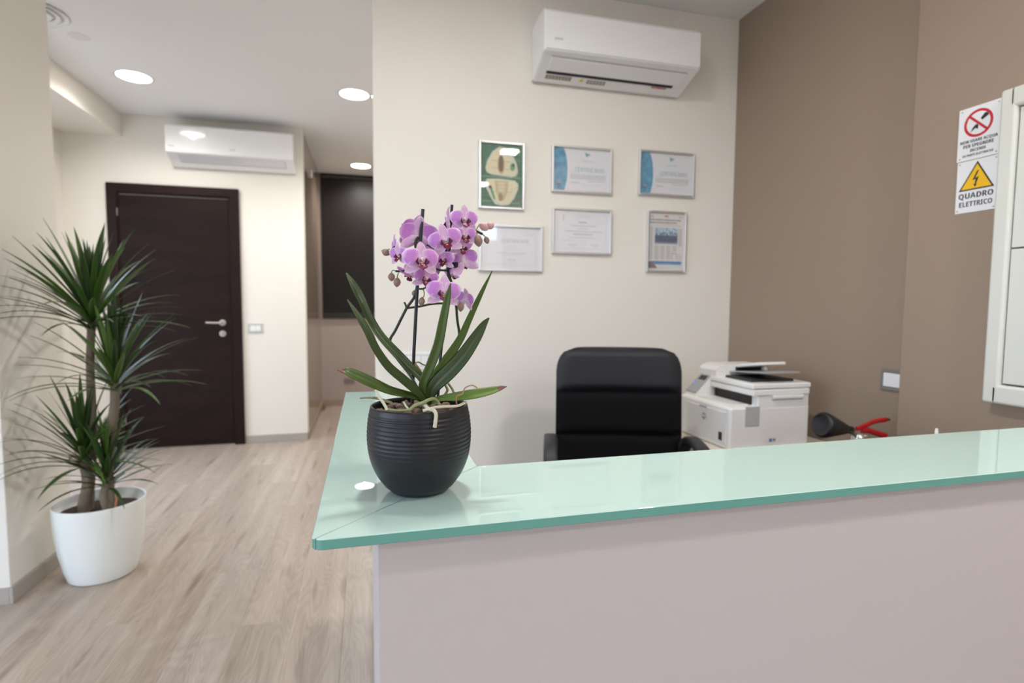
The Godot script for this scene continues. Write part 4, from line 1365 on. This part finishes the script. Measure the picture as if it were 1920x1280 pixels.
func ac(at_: Vector3, w: float, d: float, h: float, low: float, near: bool, label: String) -> void:
	var o := thing("air_conditioner", label, "air conditioner", at_)
	var p := PackedVector2Array()   # x = depth, y = height
	p.append_array([Vector2(0.001, 0.0), Vector2(0.03, 0.0)])
	for i in 5:
		var t := PI / 2 * i / 4
		p.append(Vector2(d - 0.022 + 0.022 * sin(t) - 0.002, low + 0.004 - 0.006 * cos(t)))
	p.append(Vector2(d - 0.001, low + 0.08))
	for i in 7:
		var t := PI / 2 * i / 6
		p.append(Vector2(d - 0.04 + 0.037 * cos(t), h - 0.04 + 0.037 * sin(t)))
	p.append(Vector2(0.001, h))
	var xf := Transform3D(Basis(Vector3(0, 0, 1), Vector3.UP, Vector3(-1, 0, 0)), Vector3(w / 2, 0, 0))
	# rounded ends: the same section, shrunk a little at both ends
	var rows := []
	for q in [[0.0, 0.012], [0.003, 0.005], [0.009, 0.001], [0.014, 0.0], [w - 0.014, 0.0], [w - 0.009, 0.001], [w - 0.003, 0.005], [w, 0.012]]:
		var row := PackedVector3Array()
		for v in p:
			var c := Vector2(clampf(v.x, 0.001, d - q[1]), clampf(v.y, q[1] * 0.6, h - q[1]))
			row.append(Vector3(-w / 2 + q[0], c.y, c.x))
		rows.append(row)
	var m := MB.new().sheet(rows, true)
	for e in [0, 7]:
		var row: PackedVector3Array = rows[e]
		var nn := Vector3.LEFT if e == 0 else Vector3.RIGHT
		var ids := Geometry2D.triangulate_polygon(PackedVector2Array(Array(row).map(func(z): return Vector2(z.z, z.y))))
		for i in range(0, ids.size(), 3):
			m.tri(row[ids[i]], row[ids[i + 1]], row[ids[i + 2]], nn, nn, nn)
	put("casing", m, M.white_gloss if not near else M.white_plastic, o)
	# underside slope: from the front bottom edge to the wall
	var a := Vector3(0, low - 0.002, d - 0.022)
	var b := Vector3(0, 0.0, 0.03)
	var dir := (b - a).normalized()
	var nrm := dir.cross(Vector3.RIGHT).normalized()
	if nrm.y > 0:
		nrm = -nrm
	var bs := Basis(Vector3.RIGHT, dir, nrm)
	var l := (b - a).length()
	if near:
		put("front_panel", MB.new().rbox(Vector3(w - 0.006, h - low - 0.035, 0.006), 0.003, Vector3(0, (h + low) / 2 - 0.012, d + 0.001), 2), M.white_plastic, o)
		put("flap_seam", MB.new().rbox(Vector3(w * 0.885, 0.004, 0.003), 0.001, a + dir * l * 0.10 + nrm * 0.0005, 1, bs), M.grey_plastic, o)
		put("flap", MB.new().rbox(Vector3(w * 0.88, l * 0.47, 0.006), 0.002, a + dir * l * 0.355 + nrm * 0.001, 1, bs), M.white_plastic, o)
		put("air_slot", MB.new().rbox(Vector3(w * 0.84, 0.019, 0.005), 0.001, a + dir * l * 0.635 + nrm * 0.0008 + Vector3(-0.015, 0, 0), 1, bs), mat(rgb(22, 24, 40), 0.6), o)
		var grey := mat(rgb(150, 142, 130), 0.6)
		var st := MB.new()
		for i in 16:
			st.rbox(Vector3(0.014, 0.009, 0.001), 0.0003, a + dir * l * (0.775 + 0.075 * (i / 8)) + nrm * 0.0015 + Vector3(-0.335 + (i % 8) * 0.0165, 0, 0), 1, bs)
		for i in 12:
			st.rbox(Vector3(0.013, 0.009, 0.001), 0.0003, a + dir * l * (0.79 + 0.075 * (i / 6)) + nrm * 0.0015 + Vector3(-0.125 + (i % 6) * 0.0165, 0, 0), 1, bs)
		put("notice_print", st, grey, o)
		var tri_ := MB.new().prism(PackedVector2Array([Vector2(-0.011, 0.008), Vector2(0.011, 0.008), Vector2(0.0, -0.012)]), 0.001, Transform3D(bs, a + dir * l * 0.80 + nrm * 0.001 + Vector3(-0.16, 0, 0)))
		put("warning_sticker", tri_, mat(rgb(214, 186, 30), 0.5), o)
		var rd := MB.new()
		for i in 5:
			rd.rbox(Vector3(0.014, 0.010, 0.001), 0.0003, a + dir * l * 0.745 + nrm * 0.0015 + Vector3(0.215 + i * 0.0165, 0, 0), 1, bs)
		put("red_print", rd, mat(rgb(196, 112, 98), 0.6), o)
		var lg := MB.new()
		for i in 6:
			lg.rbox(Vector3(0.004, [0.012, 0.008, 0.011, 0.008, 0.008, 0.009][i], 0.001), 0.0003, Vector3(-0.345 + i * 0.0065, 0.118, d + 0.0042), 1)
		put("logo", lg, mat(rgb(176, 174, 176), 0.5), o)
	else:
		put("front_panel", MB.new().rbox(Vector3(w - 0.004, h - low - 0.03, 0.006), 0.003, Vector3(0, (h + low) / 2 - 0.010, d + 0.001), 2), M.white_gloss, o)
		put("flap", MB.new().rbox(Vector3(w * 0.84, l * 0.55, 0.006), 0.002, a + dir * l * 0.30 + nrm * 0.001 + Vector3(0.01, 0, 0), 1, bs), mat(rgb(222, 222, 228), 0.3), o)
		put("flap_seam", MB.new().rbox(Vector3(w * 0.84, 0.006, 0.004), 0.001, a + dir * l * 0.60 + nrm * 0.001 + Vector3(0.01, 0, 0), 1, bs), M.grey_plastic, o)
		for s in [-1.0, 1.0]:
			put("flap_seam", MB.new().rbox(Vector3(0.005, l * 0.55, 0.004), 0.001, a + dir * l * 0.32 + nrm * 0.001 + Vector3(0.01 + s * w * 0.42, 0, 0), 1, bs), M.grey_plastic, o)
		for x in [-0.425, 0.015]:
			var lg := MB.new()
			for i in 5:
				lg.rbox(Vector3(0.006, [0.014, 0.010, 0.013, 0.010, 0.012][i], 0.001), 0.0003, Vector3(x + i * 0.0085 - 0.017, low + 0.05, d + 0.0042), 1)
			put("logo", lg, mat(rgb(190, 190, 192), 0.5), o)


# ================================================================= cabinet and signs on the pilaster
func cabinet_and_signs() -> void:
	var o := thing("electrical_cabinet", "pale grey-white electrical cabinet on the taupe pilaster", "cabinet", Vector3(1.86, 0.938, -1.0), -PI / 2)
	var cm := mat(rgb(214, 214, 206), 0.4)
	var w := 0.474
	var h := 0.926
	var fr := MB.new()
	var k := 0.045
	for s in [-1.0, 1.0]:
		fr.rbox(Vector3(k, h, 0.042), 0.009, Vector3(s * (w - k) / 2, h / 2, 0.021), 3)
		fr.rbox(Vector3(w - k, k + 0.012, 0.042), 0.009, Vector3(0, h / 2 + s * (h - k - 0.012) / 2, 0.021), 3)
	put("frame", fr, cm, o)
	for y in [[0.062, 0.459], [0.463, 0.866]]:
		put("door", MB.new().rbox(Vector3(w - 2 * k - 0.004, y[1] - y[0], 0.028), 0.003, Vector3(0, (y[0] + y[1]) / 2, 0.016), 2), cm, o)
	put("backing", MB.new().rbox(Vector3(w - 0.04, h - 0.04, 0.01), 0.001, Vector3(0, h / 2, 0.005), 1), mat(rgb(120, 120, 114), 0.6), o)
	var white := mat(rgb(232, 232, 234), 0.35)
	var a := thing("warning_sign", "white sign with a red prohibition circle, upper of the two signs", "sign", Vector3(1.86, 1.775, -1.318), -PI / 2, "signs beside the electrical cabinet")
	put("plate", MB.new().rbox(Vector3(0.126, 0.165, 0.003), 0.0014, Vector3(0, 0, 0.0015), 2), white, a)
	var ring := MB.new()
	var c := Vector3(-0.003, 0.028, 0.0031)
	var ro := 0.0425
	var ri := 0.0345
	for i in 48:
		var p := TAU * i / 48
		var q := TAU * (i + 1) / 48
		ring.quad(c + Vector3(cos(p), sin(p), 0) * ri, c + Vector3(cos(q), sin(q), 0) * ri, c + Vector3(cos(q), sin(q), 0) * ro, c + Vector3(cos(p), sin(p), 0) * ro, Vector3.BACK)
	ring.rbox(Vector3(0.007, 0.072, 0.0006), 0.0002, c + Vector3(0, 0, 0.0008), 1, Basis(Vector3.BACK, 0.80))
	put("prohibition_circle", ring, mat(rgb(196, 24, 38), 0.45), a)
	var hand := MB.new()
	var hx := Transform3D(Basis(), c + Vector3(0, 0, -0.0003))
	hand.prism(PackedVector2Array([Vector2(0.026, 0.024), Vector2(0.018, 0.026), Vector2(0.006, 0.012), Vector2(0.011, 0.006), Vector2(0.029, 0.016)]), 0.0006, hx)
	hand.prism(PackedVector2Array([Vector2(-0.004, -0.002), Vector2(0.001, -0.008), Vector2(-0.001, -0.019), Vector2(-0.008, -0.014), Vector2(-0.022, -0.024), Vector2(-0.016, -0.012), Vector2(-0.011, -0.006)]), 0.0006, hx)
	put("water_pictogram", hand, M.print_dark, a)
	var y := -0.024
	for t in [["NON USARE ACQUA", 0.0128], ["PER SPEGNERE", 0.0140], ["INCENDI", 0.0120], ["SU PARTI ELETTRICHE", 0.0096]]:
		lettering(a, t[0], t[1], M.print_dark, Vector3(0, y, 0.0033), true, 0.92)
		y -= 0.0145
	var b := thing("warning_sign", "white sign with a yellow lightning triangle, lower of the two signs", "sign", Vector3(1.86, 1.609, -1.316), -PI / 2, "signs beside the electrical cabinet")
	put("plate", MB.new().rbox(Vector3(0.122, 0.164, 0.003), 0.0014, Vector3(0, 0, 0.0015), 2), white, b)
	var tp := PackedVector2Array([Vector2(-0.052, -0.012), Vector2(0.052, -0.012), Vector2(0.0, 0.076)])
	var xf := Transform3D(Basis(), Vector3(0, 0, 0.0031))
	put("triangle_border", MB.new().prism(tp, 0.0004, xf), M.print_dark, b)
	var ti := Geometry2D.offset_polygon(tp, -0.0042)[0]
	put("triangle", MB.new().prism(ti, 0.0004, Transform3D(Basis(), Vector3(0, 0, 0.0034))), mat(rgb(242, 190, 10), 0.45), b)
	put("lightning_bolt", MB.new().prism(PackedVector2Array([Vector2(0.001, 0.046), Vector2(-0.012, 0.018), Vector2(-0.002, 0.021), Vector2(-0.005, 0.004), Vector2(-0.009, 0.006), Vector2(-0.003, -0.004), Vector2(0.003, 0.006), Vector2(-0.001, 0.004), Vector2(0.007, 0.027), Vector2(-0.004, 0.024), Vector2(0.006, 0.046)]), 0.0004, Transform3D(Basis(), Vector3(0, 0, 0.0037))), M.print_dark, b)
	lettering(b, "QUADRO", 0.0235, M.print_dark, Vector3(0, -0.029, 0.0033), true, 1.06)
	lettering(b, "ELETTRICO", 0.0215, M.print_dark, Vector3(0, -0.055, 0.0033), true, 0.9)
	for s in [a, b]:
		for x in [-1.0, 1.0]:
			for yy in [-1.0, 1.0]:
				put("rivet", MB.new().lathe([Vector2(0.0026, 0.0), Vector2(0.002, 0.0012), Vector2(0, 0.0016)], 10, Vector3.ZERO, Basis(Vector3.RIGHT, PI / 2)), M.grey_plastic, s, Vector3(x * 0.053, yy * 0.074, 0.003))


# ================================================================= small fittings
func plate(called: String, label: String, category: String, at_: Vector3, turn: float, w: float, h: float, fm: Material, keys: int, km: Material = null) -> Node3D:
	var o := thing(called, label, category, at_, turn)
	var f := MB.new()
	for s in [-1.0, 1.0]:
		f.rbox(Vector3(0.012, h, 0.009), 0.003, Vector3(s * (w - 0.012) / 2, 0, 0.0045), 2)
		f.rbox(Vector3(w - 0.012, 0.014, 0.009), 0.003, Vector3(0, s * (h - 0.014) / 2, 0.0045), 2)
	put("cover_plate", f, fm, o)
	for i in keys:
		var kw := (w - 0.028) / keys
		put("rocker", MB.new().rbox(Vector3(kw - 0.001, h - 0.03, 0.011), 0.002, Vector3(-(w - 0.028) / 2 + kw * (i + 0.5), 0, 0.0055), 2), km if km else M.white_plastic, o)
	return o


func small_fittings() -> void:
	plate("light_switch", "silver-rimmed light switch beside the dark door", "light switch", Vector3(-0.932, 1.007, ZB), 0.0, 0.118, 0.08, M.silver, 2)
	plate("light_switch", "grey-framed light switch on the taupe wall beside the pilaster", "light switch", Vector3(1.921, 0.95, -1.602), -PI / 2, 0.118, 0.082, mat(rgb(128, 124, 120), 0.4), 1)
	plate("wall_socket", "white socket plate low on the cream wall behind the orchid leaves", "wall socket", Vector3(0.226, 0.958, ZW), 0.0, 0.135, 0.082, M.white_plastic, 3)
	plate("wall_socket", "taupe socket plate low on the corridor end wall", "wall socket", Vector3(-0.212, 0.30, -6.816), 0.0, 0.12, 0.07, mat(rgb(150, 138, 130), 0.5), 1, mat(rgb(132, 120, 114), 0.5))
	tag(put("wall_sensor", MB.new().rbox(Vector3(0.02, 0.075, 0.04), 0.008, Vector3(0.01, 0, 0), 3), M.white_plastic, self, Vector3(-0.5255, 2.50, -5.83)), "small white sensor high on the glossy corridor wall", "sensor")
	# blind at the corridor end
	var b := thing("roller_blind", "dark brown roller blind at the end of the corridor", "blind", Vector3(0.33, 1.045, -6.816))
	put("fabric", MB.new().rbox(Vector3(1.66, 1.62, 0.006), 0.001, Vector3(0, 0.875, 0.018), 1), mat(rgb(23, 18, 17), 0.42, 0, 0.4), b)
	put("hem_bar", MB.new().rbox(Vector3(1.66, 0.062, 0.016), 0.005, Vector3(0, 0.034, 0.018), 2), mat(rgb(36, 33, 34), 0.4), b)
	put("roller", MB.new().tube([Vector3(-0.83, 1.65, 0.026), Vector3(0.83, 1.65, 0.026)], 0.024, 14), mat(rgb(50, 44, 42), 0.45), b)
	# ceiling air diffuser and blank cover
	var v := thing("air_vent", "round white ceiling air diffuser behind the pillar", "air vent", Vector3(-1.665, H, -3.49))
	for i in 4:
		var r := 0.045 + i * 0.036
		put("ring", MB.new().lathe([Vector2(r - 0.020, -0.004 - 0.003 * (3 - i)), Vector2(r, -0.012 - 0.002 * (3 - i)), Vector2(r + 0.003, -0.010 - 0.002 * (3 - i)), Vector2(r - 0.012, 0.0)], 40), M.paint_white, v)
	put("hub", MB.new().lathe([Vector2(0, -0.02), Vector2(0.018, -0.017), Vector2(0.02, 0)], 24), M.paint_white, v)
	tag(put("ceiling_cover", MB.new().lathe([Vector2(0, -0.003), Vector2(0.048, -0.003), Vector2(0.052, -0.001), Vector2(0.052, 0)], 32), mat(rgb(231, 230, 229), 0.7), self, Vector3(-1.566, H, -3.75)), "faint grey round blank cover on the ceiling near the air diffuser", "cover")
	# pen pot behind the counter, only a pen end shows
	var p := thing("pen_pot", "white pen pot on the worktop behind the counter", "pen pot", Vector3(1.595, 0.735, -1.20))
	put("cup", MB.new().lathe([Vector2(0, 0.0), Vector2(0.03, 0.0), Vector2(0.033, 0.085), Vector2(0.031, 0.085), Vector2(0.028, 0.004), Vector2(0, 0.004)], 24), M.white_plastic, p)
	tag(put("pen", MB.new().tube([Vector3(0, 0.005, 0), Vector3(0.004, 0.12, 0), Vector3(0.0045, 0.131, 0), Vector3(0.0045, 0.139, 0)], [0.004, 0.0045, 0.0045, 0.003], 10), M.white_plastic, self, Vector3(1.595, 0.735, -1.20)), "white pen end showing above the countertop beside the taupe pilaster", "pen")


# ================================================================= dracaena
func dracaena() -> void:
	var base := Vector3(-1.17, 0, -2.80)
	var o := thing("potted_dracaena", "tall dracaena in a round white planter beside the cream pillar", "potted plant", base)
	var pm := mat(rgb(234, 236, 231), 0.38)
	put("planter", MB.new().lathe([Vector2(0, 0.004), Vector2(0.112, 0.004), Vector2(0.122, 0.0), Vector2(0.13, 0.006), Vector2(0.142, 0.05), Vector2(0.158, 0.13), Vector2(0.168, 0.22), Vector2(0.173, 0.30), Vector2(0.1745, 0.335), Vector2(0.173, 0.340), Vector2(0.169, 0.340), Vector2(0.1675, 0.335), Vector2(0.164, 0.28), Vector2(0, 0.28)], 64), pm, o)
	put("soil", MB.new().lathe([Vector2(0.1645, 0.288), Vector2(0.10, 0.296), Vector2(0, 0.30)], 40), bumpy(mat(rgb(84, 64, 52), 0.95), 0.08, 1.2, 8.0, 15), o)
	var bark := bumpy(mat(rgb(136, 122, 104), 0.85), 0.12, 0.25, 14.0, 16)
	# heads: position of the crown (local), trunk foot, trunk radius, leaves, leaf length
	var heads := [
		[Vector3(0.0, 1.150, 0.0), Vector3(-0.045, 0.28, 0.0), 0.017, 70, 0.39],
		[Vector3(0.085, 0.875, 0.02), Vector3(0.045, 0.28, 0.035), 0.020, 60, 0.35],
		[Vector3(-0.042, 0.545, 0.03), Vector3(-0.048, 0.28, 0.03), 0.020, 58, 0.32],
		[Vector3(0.055, 0.455, 0.06), Vector3(0.045, 0.28, 0.055), 0.016, 52, 0.28],
	]
	for hd in heads:
		var top: Vector3 = hd[0]
		var foot: Vector3 = hd[1]
		var pts := []
		var rad := []
		for i in 15:
			var t := i / 14.0
			var p := foot.lerp(top, t) + Vector3(0.012 * sin(t * 5.0 + top.x * 30.0), 0, 0.008 * sin(t * 4.0 + 1.0)) * sin(PI * t)
			pts.append(p)
			rad.append(hd[2] * (1.12 - 0.25 * t) * (1.0 + 0.05 * (i % 2)))
		put("trunk", MB.new().tube(pts, rad, 12), bark, o)
	# leaf shapes: along +y, bending towards +z
	var shapes := []
	var bends := [0.12, 0.35, 0.6, 0.9, 1.3, 1.75]
	for k in bends.size():
		var pts := []
		var wid := []
		var n := 12
		var p := Vector3.ZERO
		for i in n + 1:
			var t := float(i) / n
			pts.append(p)
			wid.append(0.070 * (0.75 + 0.45 * sin(PI * minf(t * 1.5, 1.0) * 0.5)) * (1.0 - pow(t, 2.6)) + 0.002)
			var a: float = bends[k] * pow(t, 1.5)
			p += Vector3(0, cos(a), sin(a)) / n
		shapes.append(MB.new().blade(pts, wid, Vector3(0, 0.25, -1.0), 0.22, 0.0016, 2).done())
	var gm := []
	for c in [rgb(58, 88, 28), rgb(46, 74, 26), rgb(74, 102, 38), rgb(40, 66, 26)]:
		var m := mat(c, 0.36, 0, 0.5)
		m.backlight_enabled = true
		m.backlight = Color(0.10, 0.15, 0.04)
		gm.append(m)
	var rg := RandomNumberGenerator.new()
	rg.seed = 41
	for hd in heads:
		for i in hd[3]:
			var f: float = (i + 0.5) / float(hd[3])
			var az: float = i * 2.39996 + rg.randf_range(-0.25, 0.25)
			var tilt := lerpf(0.05, 1.42, pow(f, 1.2)) + rg.randf_range(-0.12, 0.12)
			var k := clampi(int(f * 3.2 + rg.randf_range(-0.8, 1.0)), 0, 5)
			var ln: float = hd[4] * rg.randf_range(0.82, 1.12) * (0.86 if f < 0.2 else 1.0)
			var e := put("leaf", shapes[k], gm[rg.randi() % 4], o)
			var org: Vector3 = hd[0] + Vector3(0, 0.05 - 0.10 * f, 0)
			var b := Basis()
			# leaves turn aside from the pillar face
			for tries in 24:
				b = Basis(Vector3.UP, az) * Basis(Vector3.RIGHT, tilt)
				var clear := true
				var p := Vector3.ZERO
				for i2 in 12:
					var t := i2 / 12.0
					var a: float = bends[k] * pow(t, 1.5)
					p += Vector3(0, cos(a), sin(a)) / 12.0
					var q: Vector3 = org + b * p * ln
					if q.x < -0.225 and q.z > -0.31 and q.z < 0.225:
						clear = false
				if clear:
					break
				ln *= 0.985
				az = lerp_angle(az, 0.0, 0.12)
				tilt *= 0.97
			e.transform = Transform3D(b.scaled_local(Vector3(ln, ln, ln)), org + b * Vector3(0, 0.01, 0))
	put("support_stick", MB.new().tube([Vector3(0.076, 0.285, 0.06), Vector3(0.092, 0.375, 0.06)], 0.005, 8), mat(rgb(178, 116, 84), 0.7), o)
